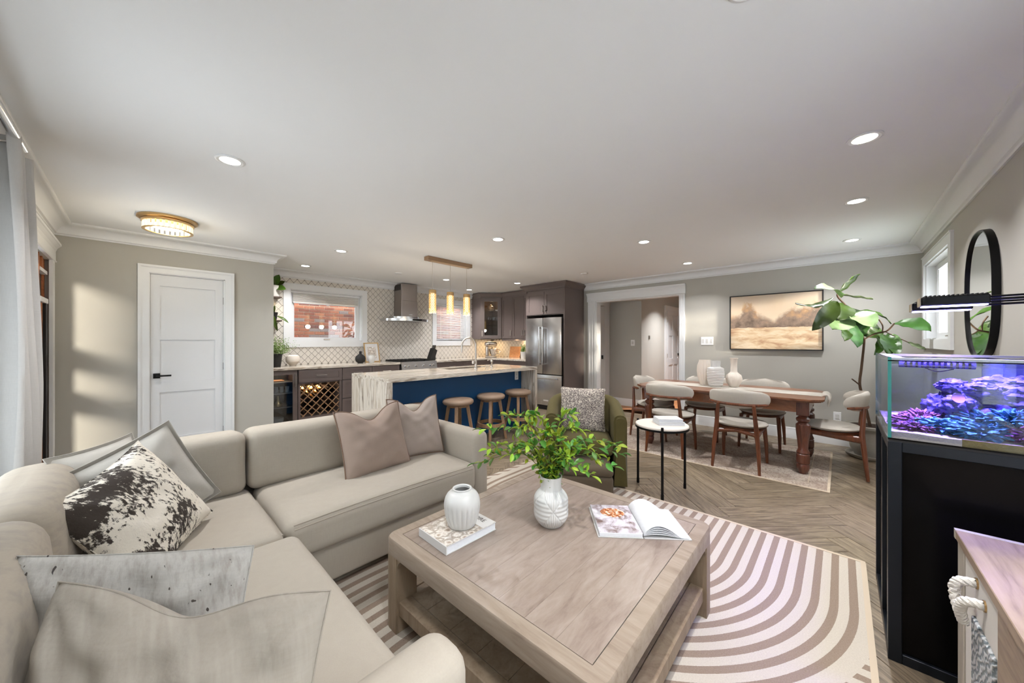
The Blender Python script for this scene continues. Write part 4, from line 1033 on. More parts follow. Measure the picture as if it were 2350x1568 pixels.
# wall cabinets
uc = thing('corner_glass_cabinet', 'taupe corner wall cabinet with a lit glass door', 'cabinet', (5.75, 6.05, 1.37))
cor = [(5.415, 6.37), (5.415, 6.06), (5.75, 5.725), (6.08, 5.725), (6.08, 6.37)]
ins = [(5.435, 6.35), (5.435, 6.07), (5.757, 5.748), (6.06, 5.748), (6.06, 6.35)]
obj('side', box(5.415, 5.433, 6.06, 6.37, 1.37, 2.33), M['cab'], uc, 0); obj('side', box(5.75, 6.08, 5.725, 5.743, 1.37, 2.33), M['cab'], uc, 0)
cor = [(5.4345, 6.3515), (5.4345, 6.0675), (5.757, 5.7445), (6.059, 5.7445), (6.059, 6.3515)]
obj('base', prism(cor, .03, Matrix.Translation((0, 0, 1.37))), M['cab'], uc, 0); obj('top', prism(cor, .03, Matrix.Translation((0, 0, 2.30))), M['cab'], uc, 0)
obj('back', boxes([(5.435, 6.08, 6.352, 6.37, 1.40, 2.30), (6.06, 6.08, 5.743, 6.352, 1.40, 2.30)]), M['cab_in'], uc, 0)
for z in (1.69, 2.02): obj('shelf', prism(ins, .01, Matrix.Translation((0, 0, z))), M['glass'], uc, 0)
dm = Matrix.Translation((5.409, 6.054, 1.385)) @ Matrix.Rotation(-pi / 4, 4, 'Z')
dw = .335 * sqrt(2)
gd = obj('door', tf(boxes([(0, .085, -.018, 0, 0, .93), (dw - .085, dw, -.018, 0, 0, .93), (.085, dw - .085, -.018, 0, 0, .075), (.085, dw - .085, -.018, 0, .85, .93)]), dm), M['cab'], uc, 0)
obj('pane', tf(box(.085, dw - .085, -.010, -.006, .075, .85), dm), M['glass'], gd, 0)
obj('handle', tf(tf(pull(.13, True), at(.035, -.018, .05)), dm), M['nickel'], gd, 0)
light('corner_cab_glow', 'POINT', (5.80, 6.08, 2.24), 2.0, (1, .74, .42), .05)
gob = lathe([(0, 0), (.03, 0), (.03, .004), (.004, .01), (.004, .09), (.03, .12), (.034, .17), (.026, .2), (.024, .2), (.03, .16), (.026, .124), (0, .098)], 16)
gme = mesh_of('wine_glass', gob, M['glass'])
for i, (x, y) in enumerate([(5.62, 6.02), (5.72, 6.05), (5.70, 5.92), (5.82, 5.95), (5.80, 6.08)]):
    o = bpy.data.objects.new('wine_glass', gme); COL.objects.link(o); o.location = (x, y, 1.70); tag(o, 'stemmed wine glass on the middle shelf of the corner glass cabinet', 'wine glass', 'wine glasses in the corner cabinet')
for i, (x, y) in enumerate([(5.60, 6.06), (5.69, 5.97), (5.78, 5.88)]):
    obj('shot_glass', lathe([(0, 0), (.018, 0), (.022, .06), (.019, .06), (.016, .006), (0, .006)], 14, (x, y, 1.40)), M['glass'], label='small glass on the bottom of the corner glass cabinet', cat='glass', group='small glasses in the corner cabinet')
obj('lidded_jar', lathe([(0, 0), (.05, 0), (.075, .05), (.06, .11), (.02, .13), (.02, .15), (0, .155)], 24, (5.70, 6.02, 2.03)), M['gold'], label='copper toned jar on the top shelf of the corner glass cabinet', cat='jar')
obj('small_dish', lathe([(0, 0), (.04, 0), (.06, .03), (.056, .03), (0, .008)], 24, (5.78, 5.88, 2.03)), M['ceramic'], label='small white dish beside the copper jar in the glass cabinet', cat='dish')
up = thing('upper_cabinet', 'taupe wall cabinet with shaker doors between the glass cabinet and the fridge', 'cabinet', (5.9, 5.2, 1.37))
obj('body', box(5.77, 6.08, 4.70, 5.722, 1.37, 2.33), M['cab'], up, 0)
for i, (a, b_) in enumerate(((5.72, 5.385), (5.38, 5.045), (5.04, 4.705))):
    d = obj('door', tf(shaker(a - b_, .93, .055), at(5.752, a, 1.385, -pi / 2)), M['cab'], up, 0)
    obj('handle', tf(tf(pull(.13, True), at((a - b_) - .03 if i != 2 else .03, 0, .06)), at(5.752, a, 1.385, -pi / 2)), M['nickel'], d, 0)
obj('light_rail', box(5.765, 5.785, 4.70, 5.72, 1.335, 1.37), M['cab'], up, 0)
cpf = [(0, 2.325), (.012, 2.325), (.018, 2.35), (.05, 2.395), (.06, 2.40), (.06, 2.43), (0, 2.43)]
obj('cabinet_crown', sweep([(5.77, 4.70), (5.77, 5.715), (5.415, 6.06), (5.415, 6.30)][::-1], cpf), M['cab'], up, 0)
light('under_cabinet', 'AREA', (5.93, 5.25, 1.362), 3.2, (1, .70, .38), .9, .08)
light('under_cabinet', 'AREA', (5.78, 6.1, 1.362), 2.4, (1, .70, .38), .3, .2)
light('under_cabinet', 'AREA', (1.32, 6.30, 1.93), .8, (1, .78, .45), .15, .06)
# fridge surround
fs = thing('fridge_surround', 'tall taupe cabinet surround above and beside the fridge', 'cabinet', (5.75, 4.2, 0))
obj('side_panel', box(5.42, 6.08, 3.738, 3.768, 0, 2.36), M['cab'], fs, 0); obj('side_panel', box(5.42, 6.08, 4.668, 4.69, 0, 2.36), M['cab'], fs, 0)
obj('body', box(5.44, 6.08, 3.768, 4.668, 1.83, 2.36), M['cab'], fs, 0)
for i, (a, b_) in enumerate(((4.666, 4.222), (4.216, 3.77))):
    d = obj('door', tf(shaker(a - b_, .44, .058), at(5.42, a, 1.845, -pi / 2)), M['cab'], fs, 0)
    obj('handle', tf(tf(pull(.13, True), at((a - b_) - .03 if i == 0 else .03, 0, .05)), at(5.42, a, 1.845, -pi / 2)), M['nickel'], d, 0)
cpf2 = [(0, 2.33), (.014, 2.33), (.02, 2.355), (.075, 2.40), (.085, 2.405), (.085, 2.436), (0, 2.436)]
obj('cabinet_crown', sweep([(6.08, 3.738), (5.42, 3.738), (5.42, 4.69), (5.77, 4.69)][::-1], [(-a, z) for a, z in cpf2]) if False else sweep([(5.77, 4.69), (5.42, 4.69), (5.42, 3.738), (6.08, 3.738)], cpf2), M['cab'], fs, 0)
fr = thing('fridge', 'stainless french door fridge with a bottom freezer drawer', 'fridge', (5.75, 4.2, 0))
obj('body', box(5.45, 6.05, 3.785, 4.655, .02, 1.76), M['dark'], fr, 0)
F0 = 5.37
for a, b_ in ((3.785, 4.217), (4.223, 4.655)):
    d = obj('door', box(F0, 5.445, a, b_, .69, 1.775, .006, 2), M['steel'], fr)
    y = 4.18 if a < 4 else 4.26
    obj('handle', merge(tube([(F0 - .055, y, .86), (F0 - .055, y, 1.60)], .012, 10), box(F0 - .055, F0, y - .008, y + .008, .87, .89), box(F0 - .055, F0, y - .008, y + .008, 1.57, 1.59)), M['chrome'], d)
d = obj('freezer_drawer', box(F0, 5.445, 3.785, 4.655, .09, .675, .006, 2), M['steel'], fr)
obj('handle', merge(tube([(F0 - .055, 3.86, .615), (F0 - .055, 4.58, .615)], .012, 10), box(F0 - .055, F0, 3.88, 3.90, .607, .623), box(F0 - .055, F0, 4.54, 4.56, .607, .623)), M['chrome'], d)
obj('badge', box(F0 - .003, F0, 4.08, 4.20, .17, .195, .001), M['ceramic'], d, 0)
obj('kick_plate', box(5.40, 5.46, 3.80, 4.64, .0, .085), M['black_m'], fr, 0)
# island
IT = .93; IX0, IX1, IY0, IY1 = 1.78, 4.22, 3.42, 4.33
il = thing('island', 'kitchen island with a veined stone waterfall top and navy front panel', 'island', (3.0, 3.9, 0))
SX0, SX1, SY0, SY1 = 2.93, 3.74, 3.93, 4.19
obj('top', boxes([(IX0, SX0, IY0, IY1, IT - .045, IT), (SX1, IX1, IY0, IY1, IT - .045, IT), (SX0, SX1, IY0, SY0, IT - .045, IT), (SX0, SX1, SY1, IY1, IT - .045, IT)]), M['marble'], il, 0)
obj('waterfall_end', box(IX0, IX0 + .045, IY0, IY1, 0, IT - .0452), M['marble_v'], il, 0)
obj('waterfall_end', box(IX1 - .045, IX1, IY0, IY1, 0, IT - .0452), M['marble_v'], il, 0)
obj('front_panel', box(IX0 + .045, IX1 - .045, 3.71, 3.73, 0, IT - .046), M['blue'], il, 0)
obj('body', boxes([(IX0 + .046, SX0 - .02, 3.731, 4.28, .02, IT - .047), (SX1 + .02, IX1 - .046, 3.731, 4.28, .02, IT - .047), (SX0 - .02, SX1 + .02, 3.731, 4.28, .02, .62)]), M['blue'], il, 0)
sk = obj('sink', boxes([(SX0, SX0 + .01, SY0, SY1, .68, IT - .02), (SX1 - .01, SX1, SY0, SY1, .68, IT - .02), (SX0, SX1, SY0, SY0 + .01, .68, IT - .02), (SX0, SX1, SY1 - .01, SY1, .68, IT - .02), (SX0, SX1, SY0, SY1, .67, .68)]), M['steel'], il, 0)
plate('outlet', (4.02, 4.095, 3.70, 3.71, .72, .87), 2, 'white outlet on the navy island panel beside the last stool', 'y')
fa = thing('faucet', 'tall brushed nickel gooseneck faucet on the island', 'faucet', (3.36, 3.87, IT))
obj('base', lathe([(.03, 0), (.03, .012), (.02, .02), (.018, .11), (.014, .12), (0, .12)], 20, (3.36, 3.87, IT)), M['nickel'], fa)
fd = Vector((-.85, .52, 0)).normalized()
arcp = [Vector((3.36, 3.87, IT + .1)), Vector((3.36, 3.87, IT + .33))] + [Vector((3.36, 3.87, IT + .33)) + fd * (.10 * (1 - cos(a))) + Vector((0, 0, .11 * sin(a))) for a in [pi * i / 12 for i in range(1, 13)]]
arcp.append(arcp[-1] + Vector((0, 0, -.10)))
obj('spout', tube(arcp, .0125, 12), M['nickel'], fa)
obj('lever', merge(lathe([(0, 0), (.022, .004), (.026, .03), (.018, .05), (0, .052)], 16, (3.30, 3.855, IT + .06)), tube([(3.30, 3.855, IT + .1), (3.29, 3.85, IT + .17)], .007, 8), tube([(3.36, 3.87, IT + .085), (3.30, 3.855, IT + .085)], .012, 8)), M['nickel'], fa)
obj('soap_dispenser', merge(lathe([(.02, 0), (.02, .01), (.013, .015), (.013, .07), (.022, .085), (.02, .11), (0, .115)], 18, (3.66, 3.85, IT)), tube([(3.66, 3.85, IT + .1), (3.63, 3.87, IT + .115), (3.60, 3.88, IT + .10)], .008, 8)), M['nickel'], label='small brushed nickel soap dispenser beside the faucet', cat='soap dispenser')
# stools
st = thing('bar_stool', '', 'stool', (0, 0, 0), 'round bar stools at the island')
obj('seat', lathe([(0, .535), (.15, .535), (.178, .545), (.192, .565), (.19, .588), (.17, .603), (.10, .61), (0, .611)], 40), M['leather'], st, 60)
obj('seat_base', lathe([(0, .51), (.13, .51), (.13, .535), (0, .535)], 30), M['stoolwood'], st)
A0 = atan2(.6836, .7298)
for k in range(4):
    a = A0 + k * pi / 2; d = Vector((cos(a), sin(a), 0)); s = Vector((-d.y, d.x, 0))
    bm = bmesh.new()
    R = []
    for (r, z, w) in ((.115, .53, .021), (.205, 0, .017)):
        p = d * r + Vector((0, 0, z)); R.append([bm.verts.new(p + d * i * w + s * j * w) for i, j in ((-1, -1), (1, -1), (1, 1), (-1, 1))])
    for i in range(4): fadd(bm, [R[0][i], R[0][(i + 1) % 4], R[1][(i + 1) % 4], R[1][i]])
    fadd(bm, R[0]); fadd(bm, R[1][::-1]); bmesh.ops.recalc_face_normals(bm, faces=bm.faces[:]); bmesh.ops.bevel(bm, geom=bm.edges[:], offset=.004, segments=1, affect='EDGES')
    obj('leg', bm, M['stoolwood'], st)
obj('foot_ring', lathe([(.165, .18), (.188, .18), (.184, .225), (.161, .225), (.165, .18)], 40), M['stoolwood'], st)
for i, (x, lab) in enumerate(((2.17, 'taupe leather bar stool mostly hidden behind the sofa pillows'), (2.73, 'taupe leather bar stool rising just behind the pale taupe pillow'), (3.29, 'taupe leather bar stool in the middle of the three fully visible ones'), (3.84, 'taupe leather bar stool at the fridge end of the island'))):
    r = st if i == 0 else copy_tree(st)
    put(r, (x, 3.475, 0), 0, lab)
# counter items
def pot_plant(name, lab, cat, base, prof, pm_, fn):
    t = thing(name, lab, cat, base); obj('pot', lathe(prof, 28, base), M[pm_], t); fn(t); return t
def tuft(t, c, n, h, spread, lw, mat='herb', seed=1, droop=.3):
    rg_ = random.Random(seed); bm = bmesh.new()
    for i in range(n):
        a = rg_.uniform(0, 6.283); r = rg_.random() ** .6 * spread; hh = h * rg_.uniform(.45, 1)
        tip = Vector((c[0] + r * cos(a), c[1] + r * sin(a) , c[2] + hh - droop * r)); b0 = Vector((c[0] + r * .25 * cos(a), c[1] + r * .25 * sin(a), c[2]))
        mid = (b0 + tip) / 2 + Vector((0, 0, .03))
        for q in range(5):
            p = b0.lerp(tip, .35 + q * .16) + Vector([rg_.uniform(-1, 1) * lw for _ in range(3)])
            d1 = Vector([rg_.uniform(-1, 1) for _ in range(3)]).normalized() * lw; d2 = Vector([rg_.uniform(-1, 1) for _ in range(3)]).normalized() * lw * .5
            fadd(bm, vadd(bm, [p - d1, p + d2, p + d1, p - d2]))
    bm2 = bm
    obj('foliage', bm2, M[mat], t, 0, kind='stuff')
def leafgrid(base, tip, w, nrm, curl=.12, notch=0, seed=0, n=8, wave=.0):
    base, tip = Vector(base), Vector(tip); ax = tip - base; L = ax.length; ax.normalize(); nrm = Vector(nrm); sd_ = ax.cross(nrm).normalized(); nn = sd_.cross(ax).normalized()
    bm = bmesh.new(); rows = []
    for i in range(n + 1):
        t_ = i / n
        wd_ = w * (sin(pi * min(1, t_ ** .8)) ** .75 * (0.55 + .55 * t_)) if 0 < t_ < 1 else .002
        row = []
        for j in range(-2, 3):
            s = j / 2
            wv = wave * sin(t_ * 17 + j * 1.3 + seed)
            p = base + ax * (L * t_) + sd_ * (wd_ * .5 * s) + nn * (curl * L * sin(pi * t_) * .5 - abs(s) ** 1.5 * wd_ * -.14 + wv)
            row.append(p)
        rows.append(row)
    F = [[bm.verts.new(p + nn * .0008) for p in r] for r in rows]; B = [[bm.verts.new(p - nn * .0008) for p in r] for r in rows]
    for i in range(n):
        for j in range(4):
            fadd(bm, [F[i][j], F[i][j + 1], F[i + 1][j + 1], F[i + 1][j]]); fadd(bm, [B[i][j], B[i + 1][j], B[i + 1][j + 1], B[i][j + 1]])
        fadd(bm, [F[i][0], F[i + 1][0], B[i + 1][0], B[i][0]]); fadd(bm, [F[i][4], B[i][4], B[i + 1][4], F[i + 1][4]])
    return bm
c = (1.385, 6.03, CT)
t = pot_plant('herb_pot', 'feathery green plant in a black pot at the left end of the counter', 'plant', c, [(0, 0), (.062, 0), (.085, .19), (.079, .19), (.07, .16), (0, .16)], 'black_m', lambda t: None)
tuft(t, (c[0], c[1], c[2] + .16), 240, .30, .20, .013, 'herb', 2)
tuft(t, (c[0] + .05, c[1] - .02, c[2] + .16), 90, .30, .24, .010, 'herb', 5)
obj('moon_vase', lathe([(0, 0), (.04, 0), (.045, .012), (.092, .06), (.098, .10), (.08, .15), (.05, .165), (.046, .16), (0, .14)], 32, (1.64, 6.16, CT)), M['cream_cer'], label='round cream vase beside the black plant pot on the counter', cat='vase')
obj('bottle_vase', lathe([(0, 0), (.04, 0), (.075, .035), (.085, .075), (.075, .115), (.035, .15), (.022, .16), (.02, .20), (.024, .205), (.018, .205), (0, .19)], 32, (2.62, 6.02, CT)), M['black_m'], label='round black bottle vase next to the gold picture frame', cat='vase')
obj('small_urn', lathe([(0, 0), (.04, 0), (.045, .01), (.062, .055), (.066, .085), (.05, .125), (.054, .135), (.046, .135), (0, .11)], 28, (2.82, 6.03, CT)), M['ceramic'], label='small white jar in front of the gold picture frame', cat='jar')
pf = thing('photo_frame', 'gold framed print leaning on the backsplash', 'picture', (2.95, 6.26, CT))
m4 = Matrix.Translation((2.80, 6.215, CT)) @ Matrix.Rotation(radians(-14), 4, 'X') @ Matrix.Rotation(radians(-2), 4, 'Z')
obj('frame', tf(boxes([(0, .016, 0, .016, 0, .36), (.254, .27, 0, .016, 0, .36), (.016, .254, 0, .016, 0, .016), (.016, .254, 0, .016, .344, .36)]), m4), M['gold'], pf, 0)
obj('mat_board', tf(box(.016, .254, .006, .014, .016, .344), m4), M['bookcov'], pf, 0)
obj('print', tf(box(.06, .21, .004, .0065, .07, .28), m4), M['print'], pf, 0)
kb = thing('knife_block', 'black knife block with steel handles right of the range', 'knife block', (4.12, 6.12, CT))
m4 = Matrix.Translation((4.10, 6.08, CT)) @ Matrix.Rotation(radians(10), 4, 'Z')
obj('block', tf(prism([(-.02, 0), (.11, 0), (.11, .07), (.16, .19), (.07, .235), (-.02, .04)], .11, Matrix(((1, 0, 0, 0), (0, 0, 1, 0), (0, 1, 0, 0), (0, 0, 0, 1)))), m4), M['black_m'], kb, 0)
for i in range(6):
    a, b_ = i % 3, i // 3; p = Vector((.09 + .03 * b_, .02 + .033 * a, .21 - .016 * b_)); q = p + Vector((.035, 0, .085))
    obj('knife_handle', tf(tube([p, q], .010, 8), m4), M['chrome' if b_ else 'black_m'], kb)
mx = thing('stand_mixer', 'silver stand mixer in the lit counter corner', 'mixer', (5.62, 5.98, CT))
mq = Matrix.Translation((5.62, 5.98, CT)) @ Matrix.Rotation(radians(-30), 4, 'Z')
obj('foot', tf(rbox(-.10, .16, -.075, .075, 0, .035, .015, n=3), mq), M['nickel'], mx)
obj('column', tf(rbox(-.10, -.02, -.05, .05, .03, .26, .03, n=3), mq), M['nickel'], mx)
obj('head', tf(rbox(-.12, .18, -.058, .058, .25, .37, .055, n=3), mq), M['nickel'], mx)
obj('mixing_bowl', tf(lathe([(0, .04), (.05, .04), (.055, .05), (.09, .10), (.105, .19), (.108, .2), (.10, .2), (0, .06)], 30, (.09, 0, 0)), mq), M['chrome'], mx)
obj('bowl_handle', tf(tube(spline([(.19, 0, .18), (.25, 0, .17), (.24, 0, .10), (.165, 0, .09)], 5), .007, 8), mq), M['chrome'], mx)
obj('knob', tf(lathe([(.012, 0), (.014, .02), (0, .024)], 12, (-.02, -.085, .30)), mq), M['black_m'], mx)
cb_ = box(0, .02, 0, .33, 0, .26, .004); 
obj('cutting_board', tf(cb_, Matrix.Translation((6.00, 5.39, CT)) @ Matrix.Rotation(radians(10), 4, 'Y')), M['cutboard'], ang=0, label='wooden cutting board leaning against the lit backsplash', cat='cutting board')
c = (5.74, 5.04, CT)
t = pot_plant('potted_grass', 'small green plant in a patterned white pot beside the fridge', 'plant', c, [(0, 0), (.05, 0), (.07, .15), (.063, .15), (.055, .12), (0, .12)], 'ceramic', lambda t: None)
tuft(t, (c[0], c[1], c[2] + .12), 120, .2, .06, .012, 'herb', 9)
# little wall shelves with plants beside the left window
for z, lab in ((1.975, 'upper small floating shelf beside the left kitchen window'), (1.62, 'lower small floating shelf beside the left kitchen window')):
    obj('floating_shelf', box(1.225, 1.50, 6.17, 6.368, z, z + .018, .003), M['cab_in'], ang=0, label=lab, cat='shelf')
c = (1.40, 6.265, 1.994)
t = pot_plant('monstera_pot', 'monstera in a pale grey pot on the upper wall shelf', 'plant', c, [(0, 0), (.075, 0), (.085, .02), (.085, .17), (.079, .17), (.078, .14), (0, .14)], 'ceramic_m', lambda t: None)
for i, (b_, tp, w, nn) in enumerate([((1.40, 6.25, 2.13), (1.47, 6.20, 2.33), .13, (-.3, -1, .3)), ((1.42, 6.24, 2.13), (1.545, 6.15, 2.11), .13, (-.2, -1, .6)), ((1.38, 6.25, 2.13), (1.36, 6.14, 2.27), .13, (-.2, -1, .4)), ((1.43, 6.26, 2.15), (1.55, 6.22, 2.24), .10, (-.5, -1, .6))]):
    obj('leaf', leafgrid(b_, tp, w, nn, .1), M['mon'], t, 60)
c = (1.40, 6.27, 1.639)
t = pot_plant('trailing_pot', 'trailing plant in a dark pot on the lower wall shelf', 'plant', c, [(0, 0), (.05, 0), (.07, .12), (.064, .12), (.055, .10), (0, .10)], 'iron', lambda t: None)
for i, (b_, tp, w, nn) in enumerate([((1.44, 6.22, 1.70), (1.58, 6.15, 1.60), .05, (-.3, -.6, .7)), ((1.40, 6.18, 1.70), (1.43, 6.12, 1.47), .06, (-.6, -1, .1)), ((1.37, 6.2, 1.72), (1.33, 6.10, 1.52), .06, (-.3, -1, .1)), ((1.40, 6.25, 1.72), (1.42, 6.22, 1.86), .06, (-.5, -1, .1)), ((1.36, 6.25, 1.72), (1.33, 6.2, 1.84), .06, (-.5, -1, .1))]):
    obj('leaf', leafgrid(b_, tp, w, nn, .25), M['mon'], t, 60)
# ================================================================ living area
from mathutils import noise as mnoise
# arch rug
o = obj('area_rug', box(-.10, 2.94, -.10, 2.5, .001, .012, .003), M['rug'], label='cream rug with brown arching stripes under the coffee table', cat='rug', ang=0)
off = Vector(o.location); 
for v in o.data.vertices: v.co += off - Vector((RUGC[0], RUGC[1], off.z))
o.location = (RUGC[0], RUGC[1], off.z); FR[o] = Matrix.Translation(-Vector(o.location))
obj('binding', boxes([(2.925, 2.947, -.105, 2.5, .0005, .0135), (-.10, 2.925, -.107, -.085, .0005, .0135)]), M['rug_edge'], o, 0)
# ---- sectional sofa
so = thing('sectional_sofa', 'oatmeal linen L shaped sectional sofa', 'sofa', (.3, 1.8, .0125))
obj('base', merge(rbox(-.43, .475, .60, 2.84, .065, .26, .02, n=4), rbox(.44, 1.79, 1.935, 2.84, .065, .26, .02, n=4)), M['sofa'], so)
for x, y in ((-.36, .7), (.40, .7), (-.36, 2.75), (.55, 2.02), (1.7, 2.02), (1.7, 2.75), (.40, 1.85)): obj('foot', box(x - .03, x + .03, y - .03, y + .03, .0125, .07), M['black_m'], so, 0)
obj('arm', rbox(-.44, .50, .575, .718, .07, .655, .055, n=5), M['sofa'], so, 60)
obj('arm', rbox(1.66, 1.80, 1.915, 2.85, .07, .655, .05, n=5), M['sofa'], so, 60)
obj('back_frame', rbox(-.45, -.30, .70, 2.85, .07, .66, .04, n=5), M['sofa_b'], so, 60)
obj('back_frame', rbox(-.31, 1.67, 2.715, 2.85, .07, .66, .04, n=5), M['sofa_b'], so, 60)
def cushion(name, b_, r, puff, ax, wob, seed, mat, seams=None):
    c_ = obj(name, rbox(*b_, r, puff, 8, ax, wob, seed), M[mat], so, 60)
    return c_
def seamline(par, pts, r=.0028): obj('seam', tube(pts, r, 6), M['sofa_b'], par)
c_ = cushion('seat_cushion', (-.26, .505, .722, 1.818, .262, .452, ), .05, .018, 'z', .0015, 1, 'sofa')
c_ = cushion('seat_cushion', (-.26, .462, 1.825, 2.60, .262, .450), .05, .016, 'z', .0015, 2, 'sofa')
c_ = cushion('seat_cushion', (.470, 1.655, 1.885, 2.60, .262, .452), .05, .022, 'z', .0015, 3, 'sofa')
for dz, dy in ((.443, .014), (.425, .004)): seamline(c_, spline([(.51, 1.885 + dy, dz - .004), (.8, 1.885 + dy, dz + .004), (1.2, 1.885 + dy, dz + .004), (1.615, 1.885 + dy, dz - .004)], 6))
def lean(b_, ax, ang, piv): return Matrix.Translation(piv) @ Matrix.Rotation(ang, 4, ax) @ Matrix.Translation(-Vector(piv))
for i, (b_, mt) in enumerate((((-.36, -.165, .73, 1.742, .45, .83), 'sofa_b'), ((-.36, -.165, 1.755, 2.47, .45, .825), 'sofa_b'))):
    bm = rbox(*b_, .075, .035, 8, 'x', .004, 11 + i); bm.transform(lean(b_, 'Y', radians(-4), (-.16, 0, .45))); c_ = obj('back_cushion', bm, M[mt], so, 60)
    for q in (): seamline(c_, spline([(-.29 + q, b_[2] + .05, .818), (-.295 + q, (b_[2] + b_[3]) / 2, .834), (-.29 + q, b_[3] - .05, .812)], 8), .0022)
for i, b_ in enumerate(((-.12, .432, 2.475, 2.71, .45, .80), (.438, 1.65, 2.475, 2.71, .45, .80))):
    bm = rbox(*b_, .055, .02, 8, 'y', .003, 21 + i); bm.transform(lean(b_, 'X', radians(-4), (0, 2.48, .45))); c_ = obj('back_cushion', bm, M['sofa'], so, 60)
    seamline(c_, [(b_[0] + .04, 2.508, .748), (b_[1] - .04, 2.508, .748)], .0022)
obj('seat_deck', box(-.25, 1.65, 1.92, 2.62, .255, .405), M['sofa'], so, 0)
# ---- pillows
def pillow_bm(w, h, t, pinch=.07, chop=0.0, n=26, wob=.006, seed=0, sq=2.6, flange=0.0):
    rg_ = random.Random(seed); ph = [rg_.uniform(0, 6.28) for _ in range(6)]
    bm = bmesh.new()
    def P(u, v, s):
        x = u * w / 2 * (1 - pinch * (1 - v * v)); y = v * h / 2 * (1 - pinch * (1 - u * u))
        uu, vv = min(1, abs(u) / (1 - flange)), min(1, abs(v) / (1 - flange))
        e = max(0, 1 - uu ** sq) ** .55 * max(0, 1 - vv ** sq) ** .55
        z = s * t / 2 * e
        if chop: 
            g = math.exp(-(u / .42) ** 2) * max(0, (v + .15) / 1.15) ** 1.6
            y -= chop * g; z *= 1 - .25 * g
        wr = 0
        for cu, cv, k in ((-1, -1, 0), (1, -1, 1), (1, 1, 2), (-1, 1, 3)):
            du, dv = u - cu, v - cv; wr += math.exp(-(du * du + dv * dv) / .5) * sin(atan2(dv, du) * 11 + ph[k])
        z += e * wob * (sin(u * 5 + ph[0]) * sin(v * 4 + ph[1]) + .5 * sin(u * 11 + v * 9 + ph[2]) + .4 * sin(v * 15 - u * 5 + ph[3]) + 1.1 * wr)
        return (x, y, z)
    g = [-1 + 2 * i / n for i in range(n + 1)]
    g = [math.copysign(abs(q) ** .85, q) for q in g]
    F = [[bm.verts.new(P(u, v, 1)) for u in g] for v in g]
    B = [[F[j][i] if i in (0, n) or j in (0, n) else bm.verts.new(P(g[i], g[j], -1)) for i in range(n + 1)] for j in range(n + 1)]
    for j in range(n):
        for i in range(n):
            fadd(bm, [F[j][i], F[j][i + 1], F[j + 1][i + 1], F[j + 1][i]]); fadd(bm, [B[j][i], B[j + 1][i], B[j + 1][i + 1], B[j][i + 1]])
    edge = [P(u, -1, 0) for u in g] + [P(1, v, 0) for v in g[1:]] + [P(u, 1, 0) for u in g[::-1][1:]] + [P(-1, v, 0) for v in g[::-1][1:-1]]
    return bm, edge
def pillow(lab, mat, cen, xdir, updir, w, h, t, pipe=None, **kw):
    m4 = frame_m(cen, xdir, updir); bm, edge = pillow_bm(w, h, t, **kw); bm.transform(m4)
    p = thing('throw_pillow', lab, 'pillow', (cen[0], cen[1], min(v.co.z for v in bm.verts)))
    obj('cushion', bm, M[mat], p, 80)
    obj('piping', tube([m4 @ Vector(q) for q in edge], .0045 if pipe else .0018, 6, closed=True), M[pipe or mat], p)
    return p
pillow('beige slubbed linen pillow nearest the camera on the sofa', 'p_beige', (.032, .921, .615), (.65, -.76, -.0), (.20, .18, .96), .575, .43, .18, wob=.011, seed=1, pinch=.045, chop=.045, n=44)
pillow('cream wool pillow with dark flecks behind the beige slubbed pillow', 'p_wool', (-.03, 1.208, .605), (.74, -.67, -.0), (.12, .20, .97), .53, .42, .15, wob=.012, seed=4, pinch=.03, n=40)
pillow('black and white speckled pillow leaning on the left sofa back', 'speckle', (.012, 2.05, .63), (.187, .31, .094), (-.186, .097, .374), .46, .46, .17, seed=3, pinch=.09)
pillow('white linen flanged pillow standing in the sofa corner behind the speckled one', 'p_linen', (.02, 2.31, .645), (.75, .30, .35), (-.187, .02, .40), .43, .45, .13, seed=5, flange=.10, pinch=.05)
pillow('grey white linen pillow tucked at the far left corner of the sofa', 'p_linen', (-.075, 2.44, .665), (.66, .72, .04), (-.30, .26, .90), .36, .40, .12, seed=6, flange=.10)
pillow('taupe piped pillow with a chopped top on the far sofa seat', 'p_taupe', (1.09, 2.29, .662), (.96, .06, .03), (.06, .33, .94), .46, .45, .17, pipe='p_pipe', chop=.085, seed=7, pinch=.06)
pillow('pale taupe piped pillow between the taupe pillow and the sofa arm', 'p_taupe_l', (1.455, 2.37, .672), (.95, -.16, .0), (.04, .33, .94), .40, .45, .15, pipe='p_pipe', chop=.10, seed=8, pinch=.06)
# ---- coffee table
TZ = .42
ct = thing('coffee_table', 'square bleached oak coffee table with a lower shelf', 'table', (0, 0, 0))
def rrect(hx, hy, r, k=6):
    P = []
    for cx, cy, a0 in ((hx - r, hy - r, 0), (-hx + r, hy - r, pi / 2), (-hx + r, -hy + r, pi), (hx - r, -hy + r, 1.5 * pi)):
        for i in range(k + 1): a = a0 + pi / 2 * i / k; P.append((cx + r * cos(a), cy + r * sin(a)))
    return P
def ring_prism(po, pi_, z0, z1, bev=0):
    bm = bmesh.new(); n = len(po)
    R = [vadd(bm, [(x, y, z0) for x, y in po]), vadd(bm, [(x, y, z1 - bev) for x, y in po]), vadd(bm, [(x * (1 - bev * 1.2), y * (1 - bev * 1.2), z1) for x, y in po]), vadd(bm, [(x, y, z1) for x, y in pi_]), vadd(bm, [(x, y, z0) for x, y in pi_])]
    R.append(R[0])
    for A, B in zip(R, R[1:]):
        for i in range(n): fadd(bm, [A[i], A[(i + 1) % n], B[(i + 1) % n], B[i]])
    bmesh.ops.recalc_face_normals(bm, faces=bm.faces[:]); return bm
HX, HY = .565, .553
